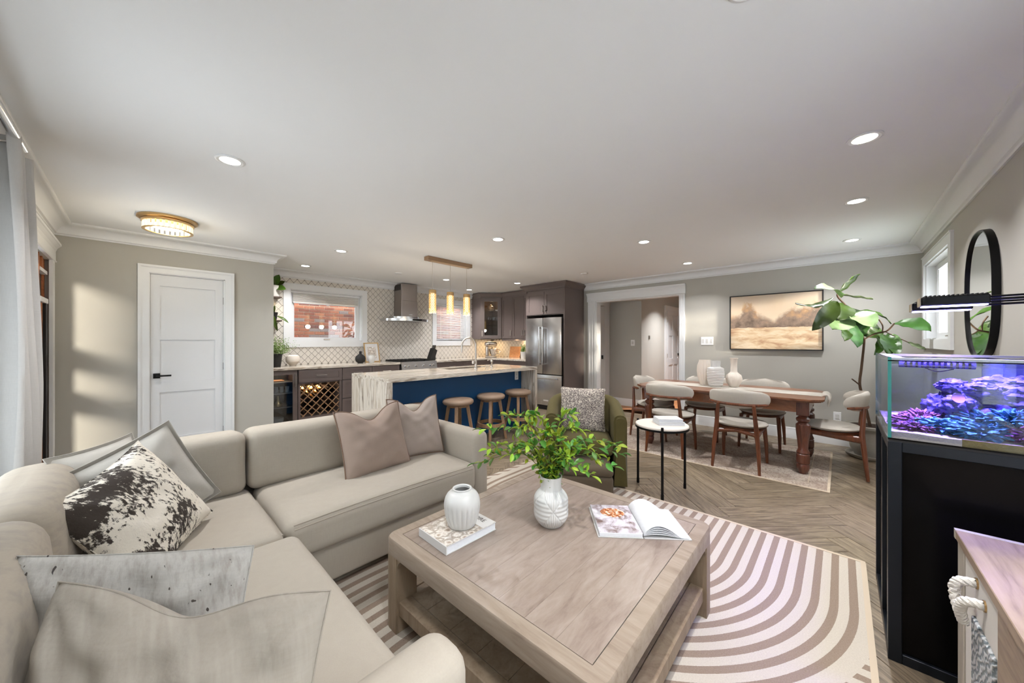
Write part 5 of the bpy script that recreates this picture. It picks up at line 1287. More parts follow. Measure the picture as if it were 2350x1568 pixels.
obj('top_frame', ring_prism(rrect(HX, HY, .05), rrect(HX - .058, HY - .058, .003), TZ - .072, TZ, .006), M['driftwood_y'], ct, 40)
obj('groove', ring_prism(rrect(HX - .058, HY - .058, .002), rrect(HX - .0605, HY - .0605, .002), TZ - .02, TZ - .003), M['dark'], ct, 0)
NPL = 8; ph_ = 2 * (HY - .0605) / NPL
pme = mesh_of('top_plank', box(-(HX - .0605), HX - .0605, .0003, ph_ - .0003, -.02, 0), M['driftwood'], 0)
mp = wood('bleached_oak_board', [(0.28, S(112, 96, 86)), (0.45, S(137, 121, 110)), (0.6, S(148, 133, 122)), (0.75, S(157, 144, 134))], (2.2, 9, 9), 0.4, per_obj=.12, nscale=2.0, coat=.1)
pme.materials[0] = mp
for i in range(NPL): inst('top_plank', pme, ct, Matrix.Translation((0, -(HY - .0605) + i * ph_, TZ - .0005)))
for sx in (-1, 1):
    for sy in (-1, 1):
        poly = []
        L = .105
        for (x, y) in ((0, 0), (L, 0)): poly.append((x, y))
        poly += [(L, L - .045)] + [(L - .045 + .045 * cos(a), L - .045 + .045 * sin(a)) for a in (pi / 8, pi / 4, 3 * pi / 8)] + [(L - .045, L), (0, L)]
        m4 = Matrix.Translation((sx * (HX - .105), sy * (HY - .105), .0125)) @ Matrix.Diagonal((sx, sy, 1, 1))
        bm = prism(poly, TZ - .0845); bm.transform(m4)
        for d in (0, 1):   # fillet bracket under the apron
            q = [(0, 0)] + [(.05 * (1 - sin(a)) , -.05 * (1 - cos(a))) for a in [pi / 2 * i / 6 for i in range(7)]] 
            b2 = prism([(-x, z) for x, z in [(0, 0), (.05, 0)] + [(.05 - .05 * sin(a), -.05 + .05 * cos(a)) for a in [pi / 2 * i / 6 for i in range(1, 7)]]], .06)
            mm = Matrix(((1, 0, 0, 0), (0, 0, 1, .04), (0, 1, 0, TZ - .072), (0, 0, 0, 1))) if d == 0 else Matrix(((0, 0, 1, .04), (1, 0, 0, 0), (0, 1, 0, TZ - .072), (0, 0, 0, 1)))
            b2.transform(Matrix.Translation((sx * (HX - .105), sy * (HY - .105), 0)) @ Matrix.Diagonal((sx, sy, 1, 1)) @ mm); merge_into(bm, b2)
        bmesh.ops.recalc_face_normals(bm, faces=bm.faces[:])
        obj('leg', bm, M['driftwood_leg'], ct, 40)
sh_ = obj('shelf_frame', boxes([(-HX + .1, HX - .1, -HY + .015, -HY + .075, .085, .15), (-HX + .1, HX - .1, HY - .075, HY - .015, .085, .15), (-HX + .015, -HX + .075, -HY + .1, HY - .1, .085, .15), (HX - .075, HX - .015, -HY + .1, HY - .1, .085, .15)], .004), M['driftwood_leg'], ct, 0)
for i in range(6):
    w = 2 * (HY - .075) / 6; y = -HY + .075 + i * w
    obj('shelf_plank', box(-HX + .075, HX - .075, y + .0008, y + w - .0008, .115, .147), M['driftwood_leg'], ct, 0)
put(ct, (1.36, 1.005, 0), radians(1.0))
# ---- things on the coffee table
def book_closed(lab, corner, ux, uy, w, h, t, z, cov, spine='book'):
    m4 = frame_m((corner[0], corner[1], z), (ux, uy, 0), (-uy, ux, 0))
    b = thing('book', lab, 'book', (corner[0] + (ux * w - uy * h) / 2, corner[1] + (uy * w + ux * h) / 2, z))
    obj('pages', tf(box(.004, w - .003, .003, h - .003, .003, t - .003), m4), M['book'], b, 0)
    obj('cover', tf(boxes([(0, w, 0, h, 0, .003), (0, w, 0, h, t - .003, t), (0, .004, 0, h, .003, t - .003)]), m4), M[spine], b, 0)
    obj('cover_print', tf(box(.004, w - .002, .002, h - .002, t, t + .0006), m4), M[cov], b, 0)
    return b, m4
b, m4 = book_closed('large white design book under the small ribbed vase', (.884, 1.205), 1, -.02, .285, .215, .036, .4205, 'cover', 'bookcov')
obj('title_panel', tf(box(.205, .282, .003, .212, .0366, .037), m4), M['bookcov'], b, 0)
fc = bpy.data.curves.new('title', 'FONT'); fc.body = 'EMPIRE'; fc.size = .034; fc.extrude = .0002; fc.align_x = 'CENTER'
fo = bpy.data.objects.new('title', fc); me = bpy.data.meshes.new_from_object(fo); bpy.data.objects.remove(fo)
bm = bmesh.new(); bm.from_mesh(me); bm.transform(m4 @ Matrix.Translation((.24, .095, .0374)) @ Matrix.Rotation(-pi / 2, 4, 'Z')); obj('title', bm, M['ink'], b, 0)
VS = (1.045, 1.30)
def flute(r, z, a):
    k = 1 / (1 + math.exp((z - .098) * 260)) * (1 if z > .004 else 0)
    return r * (1 - .055 * k * (1 - abs(sin(a * 11))))
prof = [(0, .002), (.058, 0), (.064, .004), (.070, .02), (.0765, .04), (.081, .06), (.0835, .08), (.0845, .092), (.0845, .098), (.0843, .104), (.0825, .118), (.078, .132), (.070, .146), (.058, .157), (.045, .163), (.043, .168), (.045, .172), (.041, .174), (.036, .170), (.036, .16), (.05, .15), (.06, .12), (.05, .02), (0, .015)]
obj('ribbed_vase', lathe(prof, 176, (VS[0], VS[1], .4576), flute), M['ceramic'], ang=50, label='small round white vase with a ribbed base standing on the design book', cat='vase')
VC = (1.393, 1.042)
vt = thing('leafy_vase', 'white carved vase holding a spray of green leafy branches', 'vase', (VC[0], VC[1], TZ))
def carve(r, z, a):
    if z < .012 or z > .172: return r
    q = (a % (pi / 2)) / (pi / 2) * 2 - 1; v = (z - .092) / .082
    if abs(v) > abs(q): s = sin(q * 38)
    else: s = sin(v * 26)
    e = abs(abs(v) - abs(q)); s = s if e > .05 else -1.6
    return r + .0012 * s
pf_ = [(0, .0), (.05, 0)] + [(.055 + .028 * sin(min(1, i / 16) * pi / 2), .004 + i * .0035) for i in range(0, 34)] + [(.0825 - (i / 14.) ** 2 * .030, .123 + i * .0035) for i in range(0, 15)] + [(.0515, .176), (.050, .185), (.0505, .215), (.053, .232), (.054, .237), (.050, .238), (.046, .22), (.045, .18), (.06, .15), (.06, .02), (0, .01)]
obj('vase_body', lathe(pf_, 320, (VC[0], VC[1], TZ), carve), M['ceramic'], vt, 50)
rg_ = random.Random(12)
lm = {}
def smallleaf(w): 
    return leafgrid((0, 0, 0), (.050, 0, 0), w, (0, 0, 1), .18, n=4)
for k, mt in (('a', 'spray'), ('b', 'spray_d')): lm[k] = mesh_of('leaf', smallleaf(.030), M[mt], 60)
cr_ = Vector((0.6836, -.7298, 0)); cf = Vector((.7298, .6836, 0))
tips = [(-.34, .02, .36), (-.31, -.06, .24), (-.30, .06, .14), (-.22, .10, .44), (-.16, -.05, .40), (-.09, .05, .46), (-.20, -.10, .22), (-.02, .0, .34), (.05, -.06, .30), (.12, .08, .46), (.17, .05, .34), (.22, -.06, .20), (.33, .0, .24), (.30, -.05, .10), (.18, -.10, .06), (.36, .05, .15), (-.36, .0, .10), (.08, -.10, .12)]
for i, (a, f, hgt) in enumerate(tips):
    b0 = Vector((VC[0], VC[1], .60)) + cr_ * (a * .06) + cf * (f * .1)
    tip = Vector((VC[0], VC[1], .655)) + cr_ * a + cf * f + Vector((0, 0, hgt * .62))
    mid = Vector((VC[0], VC[1], .655)) + cr_ * (a * .42) + cf * (f * .5) + Vector((0, 0, hgt * .42 + .07))
    mouth = Vector((VC[0], VC[1], .66)) + cr_ * (a * .09)
    P = spline([b0, mouth, mid, tip], 7); 
    br = obj('branch', tube(P, [.0026 - .0016 * j / len(P) for j in range(len(P))], 5), M['stem'], vt)
    bs_ = bmesh.new()
    for j in range(26):
        t_ = .2 + .8 * rg_.random(); q = P[int(t_ * (len(P) - 1))]; dr_ = Vector((rg_.uniform(-1, 1), rg_.uniform(-1, 1), rg_.uniform(-.6, 1))).normalized()
        k_ = rg_.uniform(.45, .8); merge_into(bs_, leafgrid((0, 0, 0), (.05 * k_, 0, 0), .028 * k_, (0, 0, 1), .18, n=3), frame_m(q + dr_ * rg_.uniform(0, .02), dr_, Vector((rg_.uniform(-1, 1), rg_.uniform(-1, 1), .8)).cross(dr_)))
    obj('leaflets', bs_, M['spray' if i % 3 else 'spray_d'], br, 60, kind='stuff')
    nl = 16
    for j in range(nl):
        t_ = .28 + .72 * j / (nl - 1); x = t_ * (len(P) - 1); q = P[int(min(x, len(P) - 2))].lerp(P[int(min(x, len(P) - 2)) + 1], x - int(min(x, len(P) - 2)))
        tg = (P[min(int(x) + 1, len(P) - 1)] - P[max(int(x) - 1, 0)]).normalized()
        sd_ = tg.cross(Vector((0, 0, 1))).normalized() * (1 if j % 2 else -1)
        dr_ = (tg * .5 + sd_ * rg_.uniform(.4, 1.0) + Vector((0, 0, rg_.uniform(-.7, .6)))).normalized() if j < nl - 1 else tg
        up_ = Vector((rg_.uniform(-.6, .6), rg_.uniform(-.6, .6), 1))
        m4 = frame_m(q, dr_, up_.cross(dr_)) @ Matrix.Scale(rg_.uniform(.75, 1.25), 4)
        inst('leaf', lm['a' if (i * 7 + j * 3) % 5 > 1 and hgt > .18 or rg_.random() < .3 else 'b'], br, m4)
# open cook book
ob = thing('open_book', 'cookbook lying open on the coffee table corner', 'book', (1.67, .73, .4205))
sx_ = Vector((.775, .632, 0)); lx = Vector((-.632, .775, 0))     # spine direction, towards the left page
o0 = Vector((1.575, .655, .4205))
mb = Matrix(((lx.x, sx_.x, 0, o0.x), (lx.y, sx_.y, 0, o0.y), (0, 0, 1, o0.z), (0, 0, 0, 1)))
obj('cover', tf(boxes([(.002, .205, -.003, .283, 0, .0035), (-.212, -.002, -.003, .283, 0, .0035)]), mb), M['bookcov'], ob, 0)
obj('page_block', tf(box(.004, .198, 0, .278, .0035, .020, .001), mb), M['book'], ob, 0)
pg = obj('photo_page', tf(box(.002, .196, .002, .276, .0202, .0208), mb), M['photo'], ob, 0)
o_ = mb @ Vector((.10, .14, .0205)); pg_me = pg.data
for v in pg_me.vertices:
    w_ = (FR[ob].inverted() @ v.co); l_ = mb.inverted() @ w_; v.co = (-(l_.x - .10), l_.y - .14, l_.z - .0205)
pg.matrix_local = FR[ob] @ mb @ Matrix.Translation((.10, .14, .0205)) @ Matrix.Diagonal((-1, 1, 1, 1))
def page_fan(h0, w, th):
    bm = bmesh.new(); A, B = [], []
    for i in range(15):
        t_ = i / 14; x = -.001 - w * t_; z = .004 + h0 * (sin(pi * min(1, t_ * 1.15 + .02)) ** .8 if t_ < .86 else 0) * (1 - t_ * .55) + .006 * (1 - t_)
        A.append([(x, y, z) for y in (0, .278)]); B.append([(x, y, z + th) for y in (0, .278)])
    VA = [vadd(bm, r) for r in A]; VB = [vadd(bm, r) for r in B]
    for i in range(14):
        fadd(bm, [VA[i][0], VA[i][1], VA[i + 1][1], VA[i + 1][0]]); fadd(bm, [VB[i][0], VB[i + 1][0], VB[i + 1][1], VB[i][1]])
        for k in (0, 1): fadd(bm, [VA[i][k], VA[i + 1][k], VB[i + 1][k], VB[i][k]])
    fadd(bm, [VA[0][0], VB[0][0], VB[0][1], VA[0][1]]); fadd(bm, [VA[14][0], VA[14][1], VB[14][1], VB[14][0]])
    bmesh.ops.recalc_face_normals(bm, faces=bm.faces[:]); bm.transform(mb); return bm
for h0, w in ((.062, .192), (.050, .194), (.038, .196), (.026, .198), (.014, .20)): obj('page', page_fan(h0, w, .0022), M['book'], ob, 50)
# ---- barrel chair, ottoman, side table
ac = thing('barrel_chair', 'olive velvet barrel armchair beside the coffee table', 'armchair', (0, 0, 0))
path = [(-.305, -.36), (-.305, -.2), (-.305, -.02)] + [(-.305 * cos(pi * i / 14), .02 + .305 * sin(pi * i / 14)) for i in range(1, 14)] + [(.305, -.02), (.305, -.2), (.305, -.36)]
bm = bmesh.new(); rings = []
for i, p in enumerate(path):
    p = Vector((p[0], p[1], 0)); a = Vector((*path[max(i - 1, 0)], 0)); b_ = Vector((*path[min(i + 1, len(path) - 1)], 0)); t_ = (b_ - a).normalized(); n = Vector((t_.y, -t_.x, 0)) * -1
    zt = .665 + .095 * min(1, max(0, (p.y + .36) / .55)) ** 1.2
    if i in (0, len(path) - 1): zt -= .012
    th = .058; ring = []
    for (o_, z) in ((th, .03), (th, .3), (th, zt - .06), (th * .85, zt - .022), (th * .45, zt - .004), (0, zt), (-th * .45, zt - .004), (-th * .85, zt - .022), (-th, zt - .06), (-th, .3), (-th, .03)):
        ring.append(bm.verts.new(p + n * o_ + Vector((0, 0, z))))
    rings.append(ring)
for A, B in zip(rings, rings[1:]):
    for k in range(11): fadd(bm, [A[k], A[(k + 1) % 11], B[(k + 1) % 11], B[k]])
for r_, s in ((rings[0], 1), (rings[-1], -1)): fadd(bm, r_[::s])
bmesh.ops.recalc_face_normals(bm, faces=bm.faces[:])
bmesh.ops.bevel(bm, geom=[e for e in bm.edges if len(e.link_faces) == 2 and e.calc_face_angle(0) > 1.2 and all(v.co.z > .1 for v in e.verts)], offset=.018, segments=3, affect='EDGES')
obj('shell', bm, M['velvet'], ac, 50)
bm = rbox(-.247, .247, -.375, .24, .285, .43, .05, .022, 6, 'z', .001, 4); obj('seat_cushion', bm, M['velvet'], ac, 60)
obj('base', box(-.24, .24, .03, .26, .03, .285), M['velvet_d'], ac, 0)
obj('plinth', boxes([(-.30, -.25, -.33, .2, 0, .03), (.25, .30, -.33, .2, 0, .03), (-.2, .2, .1, .3, 0, .03)]), M['black_m'], ac, 0)
put(ac, (3.06, 1.88, .0), radians(-56))
ot = thing('ottoman', 'taupe velvet nesting ottoman pulled out from under the barrel chair', 'ottoman', (0, 0, 0))
obj('lid', rbox(-.225, .225, -.20, .20, .185, .268, .04, .006, 5, 'z'), M['velvet_d'], ot, 60)
obj('body', rbox(-.222, .222, -.197, .197, .015, .192, .03, 0, 4), M['velvet_d'], ot, 60)
put(ot, (2.715, 1.655, .0), radians(-56))
pillow('floral print pillow sitting in the olive barrel chair', 'floral', (3.02, 1.87, .645), (.56, -.83, -.03), (.20, .13, .95), .44, .43, .15, seed=9, pinch=.05)
stt = thing('side_table', 'round white topped side table on three black legs', 'table', (0, 0, 0))
obj('top', lathe([(0, .568), (.214, .568), (.219, .573), (.219, .583), (.215, .588), (0, .588)], 56), M['cream_cer'], stt)
obj('rim', lathe([(.20, .555), (.222, .555), (.222, .569), (.20, .569), (.20, .555)], 56), M['black'], stt)
for k, a in enumerate((radians(137), radians(201), radians(-39), )):
    pass
for (x, y) in ((3.201, 1.39), (2.99, 1.086), (3.367, 1.013)):
    p = Vector((x - 3.186, y - 1.163, 0)).normalized() * .222
    obj('leg', tube([(p.x, p.y, 0), (p.x, p.y, .045), (p.x, p.y, .046), (p.x, p.y, .60)], [.0125, .0125, .0105, .0105], 12), M['black'], stt)
put(stt, (3.186, 1.163, 0))
u_ = Vector((.60, -.80, 0))
book_closed('white book lying flat on the side table under another', (3.09, 1.145), .66, -.75, .22, .165, .026, .5885, 'bookcov', 'book')
book_closed('pale peach covered book on top of the white book on the side table', (3.105, 1.155), .62, -.785, .205, .155, .024, .6155, 'bookcov', 'book')
# ================================================================ dining area
o = obj('dining_rug', box(4.12, 5.60, .09, 2.35, .001, .008, .002), M['rug2'], label='faded beige patterned rug under the dining table', cat='rug', ang=0)
obj('border', boxes([(4.10, 4.12, .07, 2.37, .001, .008), (5.60, 5.62, .07, 2.37, .001, .008), (4.12, 5.60, .07, .09, .001, .008), (4.12, 5.60, 2.35, 2.37, .001, .008)]), M['rug2_edge'], o, 0)
obj('border_band', ring_prism([(4.17 - 4.86, .14 - 1.22), (5.55 - 4.86, .14 - 1.22), (5.55 - 4.86, 2.30 - 1.22), (4.17 - 4.86, 2.30 - 1.22)], [(4.18 - 4.86, .15 - 1.22), (5.54 - 4.86, .15 - 1.22), (5.54 - 4.86, 2.29 - 1.22), (4.18 - 4.86, 2.29 - 1.22)], .0082, .0088) if False else boxes([(4.25, 4.256, .22, 2.2, .0081, .0086), (4.256, 5.47, .22, .226, .0081, .0086), (5.47, 5.476, .22, 2.2, .0081, .0086)]), M['rug2_edge'], o, 0)
RZ = .008
dt = thing('dining_table', 'cherry wood farmhouse dining table with turned legs', 'table', (4.88, 1.04, RZ))
def octo(x0, x1, y0, y1, c): return [(x0 + c, y0), (x1 - c, y0), (x1, y0 + c), (x1, y1 - c), (x1 - c, y1), (x0 + c, y1), (x0, y1 - c), (x0, y0 + c)]
obj('top', merge(prism(octo(4.395, 5.365, .115, 1.955, .10), .016, Matrix.Translation((0, 0, .742))), prism(octo(4.405, 5.355, .125, 1.945, .10), .010, Matrix.Translation((0, 0, .732))), prism(octo(4.42, 5.34, .14, 1.93, .10), .010, Matrix.Translation((0, 0, .722)))), M['cherry'], dt, 0)
obj('apron', boxes([(4.475, 4.50, .32, 1.76, .615, .722), (5.26, 5.285, .32, 1.76, .615, .722), (4.56, 5.2, .225, .25, .615, .722), (4.56, 5.2, 1.825, 1.85, .615, .722)]), M['cherry'], dt, 0)
obj('drawer_front', boxes([(4.468, 4.476, .86, 1.16, .63, .71)], .003), M['cherry'], dt, 0)
tp = [(0, 0), (.030, 0), (.036, .012), (.050, .05), (.053, .085), (.046, .10), (.053, .108), (.054, .13), (.054, .19), (.046, .20), (.054, .208), (.05, .222), (.040, .245), (.044, .30), (.055, .40), (.060, .455), (.058, .485), (.044, .50), (.038, .508), (.054, .522), (.056, .545), (.042, .56), (.034, .566), (.044, .575), (.044, .582), (0, .582)]
for x, y in ((4.52, .275), (5.24, .275), (4.52, 1.80), (5.24, 1.80)):
    obj('leg', merge(lathe(tp, 28, (x, y, RZ)), box(x - .05, x + .05, y - .05, y + .05, .585, .722, .004)), M['cherry_leg'], dt)
# runner with a knotted fringe
tr_ = thing('table_runner', 'cream table runner along the dining table with a knotted fringe end', 'table runner', (4.9, 1.0, .758))
obj('cloth', box(4.74, 5.06, .135, 1.93, .7585, .761), M['boucle'], tr_, 0)
bm = bmesh.new(); rg_ = random.Random(4)
for i in range(9):
    x = 4.75 + i * .036
    merge_into(bm, tube(spline([(x, .14, .762), (x + rg_.uniform(-.01, .01), .10, .775), (x + rg_.uniform(-.015, .015), .085, .735), (x + rg_.uniform(-.02, .02), .095, .66 + rg_.uniform(0, .03))], 4), [.011 + .004 * sin(k) for k in range(13)], 7))
obj('fringe', bm, M['boucle'], tr_)
# vases
def flut(n, d): return lambda r, z, a: r * (1 - d * abs(sin(a * n / 2)))
obj('fluted_vase', lathe([(0, 0), (.05, 0), (.06, .02), (.085, .10), (.095, .18), (.09, .25), (.07, .305), (.068, .32), (.06, .32), (.075, .24), (0, .05)], 96, (4.985, 1.275, .761), flut(18, .05)), M['cream_cer'], ang=50, label='tall cream vase with vertical flutes at the back of the table group', cat='vase')
obj('ribbed_glass_vase', lathe([(0, 0), (.062, 0), (.068, .01)] + [(.078 + .018 * sin(i / 22 * 2.6) + (.0022 if i % 2 else -.0022), .02 + i * .0098) for i in range(22)] + [(.055, .245), (.052, .26), (.055, .30), (.054, .318), (.048, .318), (.046, .25), (.07, .2), (.06, .02), (0, .015)], 48, (4.88, 1.13, .761)), M['ceramic'], ang=40, label='white glass vase with horizontal ridges, middle of the table group', cat='vase')
obj('neck_vase', lathe([(0, 0), (.042, 0), (.05, .01), (.08, .06), (.09, .10), (.08, .145), (.045, .175), (.036, .19), (.034, .27), (.038, .34), (.046, .352), (.04, .353), (.03, .33), (.028, .2), (0, .15)], 96, (4.985, .955, .761), lambda r, z, a: r * (1 - .03 * abs(sin(a * 10)) * (1 if .01 < z < .15 else 0))), M['cream_cer'], ang=50, label='long necked cream vase nearest the fringe end of the table', cat='vase')
# ---- dining chairs
def arcpt(u, R=.31, cy=.235): a = u * radians(62); return Vector((R * sin(a) * 1.0, cy - R * (1 - cos(a)), 0))
dc = thing('dining_chair', '', 'chair', (0, 0, 0), 'walnut dining chairs with cream upholstery')
bm = bmesh.new(); NU, NV = 22, 10; F, B = [], []
for j in range(NV + 1):
    rf, rb = [], []
    v = -1 + 2 * j / NV
    for i in range(NU + 1):
        s = -1 + 2 * i / NU; lim = max(0, 1 - abs(v) ** 2.4) ** (1 / 2.4); u = s * max(lim, .02)
        e = max(0, 1 - min(1, abs(u) ** 2.4 + abs(v) ** 2.4)) ** .5
        c0 = arcpt(u); nrm = Vector((sin(u * radians(62)), cos(u * radians(62)), 0))
        z = .725 + v * .10
        lean_ = Vector((0, .03 * (v + 1) / 2, 0))
        rf.append(bm.verts.new(c0 + lean_ - nrm * (.032 * e) + Vector((0, 0, z)))); rb.append(bm.verts.new(c0 + lean_ + nrm * (.022 * e) + Vector((0, 0, z))))
    F.append(rf); B.append(rb)
for j in range(NV):
    for i in range(NU):
        fadd(bm, [F[j][i], F[j][i + 1], F[j + 1][i + 1], F[j + 1][i]]); fadd(bm, [B[j][i], B[j + 1][i], B[j + 1][i + 1], B[j][i + 1]])
bmesh.ops.remove_doubles(bm, verts=bm.verts[:], dist=.0012); bmesh.ops.recalc_face_normals(bm, faces=bm.faces[:])
obj('backrest', bm, M['boucle'], dc, 70)
rail = [arcpt(-.92 + 1.84 * i / 16) + Vector((0, .022 + .0, .672)) for i in range(17)]
obj('back_rail', tube(rail, [.010] + [.017] * 15 + [.010], 8), M['walnut'], dc)
seat = lathe([(0, .425), (.20, .425), (.235, .437), (.24, .452), (.225, .468), (.15, .478), (0, .481)], 40); 
for v in seat.verts: v.co.y = v.co.y * .97 - .01; v.co.x *= 1.02
obj('seat', seat, M['boucle'], dc, 60)
obj('seat_frame', lathe([(.16, .385), (.205, .395), (.228, .425), (.16, .425), (.16, .385)], 36), M['walnut'], dc)
for s in (-1, 1):
    obj('leg', tube([(s * .205, -.235, 0), (s * .20, -.215, .2), (s * .185, -.185, .41)], [.013, .019, .022], 10), M['walnut'], dc)
    obj('leg', tube([(s * .205, .255, 0), (s * .195, .235, .22), (s * .175, .215, .42), (s * .155, .232, .672)], [.013, .019, .022, .016], 10), M['walnut'], dc)
    obj('side_rail', tube([(s * .185, -.185, .395), (s * .175, .215, .37)], [.016, .024], 8, flat=1.4), M['walnut'], dc)
obj('rear_rail', tube([(-.175, .215, .375), (0, .2, .40), (.175, .215, .375)], .020, 8), M['walnut'], dc)
CH = [(4.40, .785, 90, 'cream dining chair on the near side of the table, closest to the fringe end'), (4.40, 1.49, 90, 'cream dining chair on the near side of the table, behind the side table'),
      (5.365, .725, -90, 'cream dining chair on the wall side under the painting'), (5.365, 1.375, -90, 'cream dining chair on the wall side behind the vases'),
      (4.87, .07, 180, 'cream dining chair at the table end next to the fig tree'), (4.93, 1.90, 0, 'cream dining chair at the far table end near the cased opening')]
for i, (x, y, a, lab) in enumerate(CH):
    r = dc if i == 0 else copy_tree(dc)
    put(r, (x, y, RZ), radians(a), lab)
# ---- painting
pt = thing('landscape_painting', 'wide framed watercolour landscape in browns on the dining wall', 'painting', (6.07, .6885, 1.195))
Y0, Y1, Z0, Z1 = .164, 1.213, 1.197, 1.988
obj('frame', boxes([(6.045, 6.089, Y0, Y0 + .012, Z0, Z1), (6.045, 6.089, Y1 - .012, Y1, Z0, Z1), (6.045, 6.089, Y0 + .012, Y1 - .012, Z0, Z0 + .012), (6.045, 6.089, Y0 + .012, Y1 - .012, Z1 - .012, Z1)]), M['black_m'], pt, 0)
obj('canvas', box(6.055, 6.085, Y0 + .014, Y1 - .014, Z0 + .013, Z1 - .013), M['painting'], pt, 0)
# ---- fiddle leaf fig
fg = thing('fiddle_leaf_fig', 'leggy fiddle leaf fig in a stone urn by the window corner', 'plant', (5.68, -.24, 0))
pc = (5.68, -.24, 0)
obj('saucer', lathe([(0, .02), (.17, 0), (.20, .02), (.21, .045), (.195, .045), (.17, .02), (0, .025)], 40, pc), M['stone_pot'], fg)
def sqp(r, z, a): 
    k = max(abs(cos(a)), abs(sin(a))); return r * (1 + .10 * (1 / k - 1))
obj('urn', lathe([(0, .03), (.13, .03), (.14, .06), (.165, .10), (.18, .20), (.19, .30), (.205, .33), (.225, .345), (.23, .37), (.21, .375), (.195, .36), (0, .34)], 64, pc, sqp), M['stone_pot'], fg, 40)
obj('soil', lathe([(0, .352), (.19, .352), (.19, .358), (0, .362)], 30, pc), M['soil'], fg)
TR = spline([(5.655, -.24, .345), (5.63, -.232, .401), (5.59, -.19, .646), (5.556, -.154, .832), (5.57, -.168, 1.018), (5.587, -.186, 1.248), (5.593, -.193, 1.351)], 6)
obj('trunk', tube(TR, [.015 - .005 * i / len(TR) for i in range(len(TR))], 10), M['bark'], fg)
obj('branch', tube(spline([(5.593, -.193, 1.345), (5.50, -.10, 1.55), (5.41, -.071, 1.665), (5.31, .02, 1.80), (5.317, .028, 1.849)], 6), .008, 8), M['bark'], fg)
obj('branch', tube(spline([(5.593, -.193, 1.345), (5.60, -.28, 1.405), (5.53, -.36, 1.43), (5.53, -.418, 1.512)], 6), .008, 8), M['bark'], fg)
obj('branch', tube(spline([(5.55, -.16, .82), (5.52, -.115, .87), (5.496, -.089, .896)], 4), .007, 8), M['bark'], fg)
obj('branch', tube(spline([(5.56, -.33, 1.42), (5.535, -.33, 1.49), (5.53, -.30, 1.56)], 4), .006, 8), M['bark'], fg)
LV = [((5.317, .028, 1.849), (5.489, -.155, 2.067), .10, (.3, .7, .3), 0), ((5.279, -.003, 1.799), (4.90, .21, 1.875), .16, (-.3, -.5, .9), 1), ((5.288, .06, 1.806), (4.996, .371, 1.743), .13, (.2, .2, -.9), 0), ((5.392, .021, 1.851), (5.72, -.268, 1.799), .09, (-.2, .1, .9), 1),
      ((5.246, .031, 1.756), (4.928, .224, 1.433), .17, (-.7, -.4, .3), 0), ((5.37, -.028, 1.733), (5.17, .017, 1.545), .19, (-.7, -.5, .4), 0), ((5.341, -.07, 1.58), (4.99, .066, 1.444), .22, (-.5, -.5, .9), 1), ((5.35, -.08, 1.623), (5.19, -.25, 1.46), .22, (-.8, -.3, .6), 1),
      ((5.357, -.014, 1.462), (5.233, -.028, 1.322), .12, (-.7, -.6, .2), 0), ((5.436, -.099, 1.511), (5.329, -.131, 1.251), .14, (-.7, -.6, .2), 0), ((5.60, -.16, 1.366), (5.55, -.10, 1.56), .20, (-.8, -.5, .2), 0), ((5.62, -.187, 1.376), (5.70, -.30, 1.50), .20, (-.8, -.5, .2), 0),
      ((5.464, -.099, 1.687), (5.52, -.303, 1.451), .11, (-.6, -.2, .7), 0), ((5.50, -.14, 1.66), (5.66, -.403, 1.511), .10, (-.5, .1, .9), 0), ((5.529, -.418, 1.512), (5.40, -.655, 1.42), .19, (-.5, .2, .9), 0), ((5.40, -.50, 1.31), (5.34, -.615, 1.235), .05, (-.5, .2, .9), 1),
      ((5.546, -.289, 1.374), (5.311, -.258, 1.175), .10, (-.5, -.8, .5), 0), ((5.523, -.337, 1.388), (5.336, -.357, 1.18), .17, (-.8, -.5, .4), 0), ((5.522, -.366, 1.401), (5.327, -.431, 1.18), .11, (-.5, .1, .6), 0), ((5.535, -.38, 1.392), (5.435, -.463, 1.276), .09, (-.3, .6, .6), 1)]
for i, (b_, tp_, w, nn, k) in enumerate(LV):
    obj('leaf', leafgrid(b_, tp_, w * 1.25, nn, .22 if i % 3 else -.05, n=12, wave=.006, seed=i), M['fig_pale' if k else 'fig'], fg, 70)
obj('branch', tube([(5.56, -.34, 1.43), (5.40, -.50, 1.31)], .0045, 6), M['bark'], fg)
# ---- pill mirror on the right wall
mi = thing('pill_mirror', 'tall oval wall mirror in a deep black frame', 'mirror', (3.76, -.67, 1.18))
def oval(hx, hz, n=56, e=2.5): return [(math.copysign(abs(cos(2 * pi * i / n)) ** (2 / e), cos(2 * pi * i / n)) * hx, math.copysign(abs(sin(2 * pi * i / n)) ** (2 / e), sin(2 * pi * i / n)) * hz) for i in range(n)]
MM = Matrix(((1, 0, 0, 3.76), (0, 0, 1, YR + .001), (0, 1, 0, 1.62), (0, 0, 0, 1)))
obj('frame', tf(ring_prism(oval(.318, .415), oval(.310, .407), 0, .034), MM), M['black'], mi, 40)
obj('backing', tf(prism(oval(.312, .409), .012), MM), M['black_m'], mi, 0)
obj('glass', tf(prism(oval(.311, .408), .004, Matrix.Translation((0, 0, .018))), MM), M['mirror'], mi, 0)
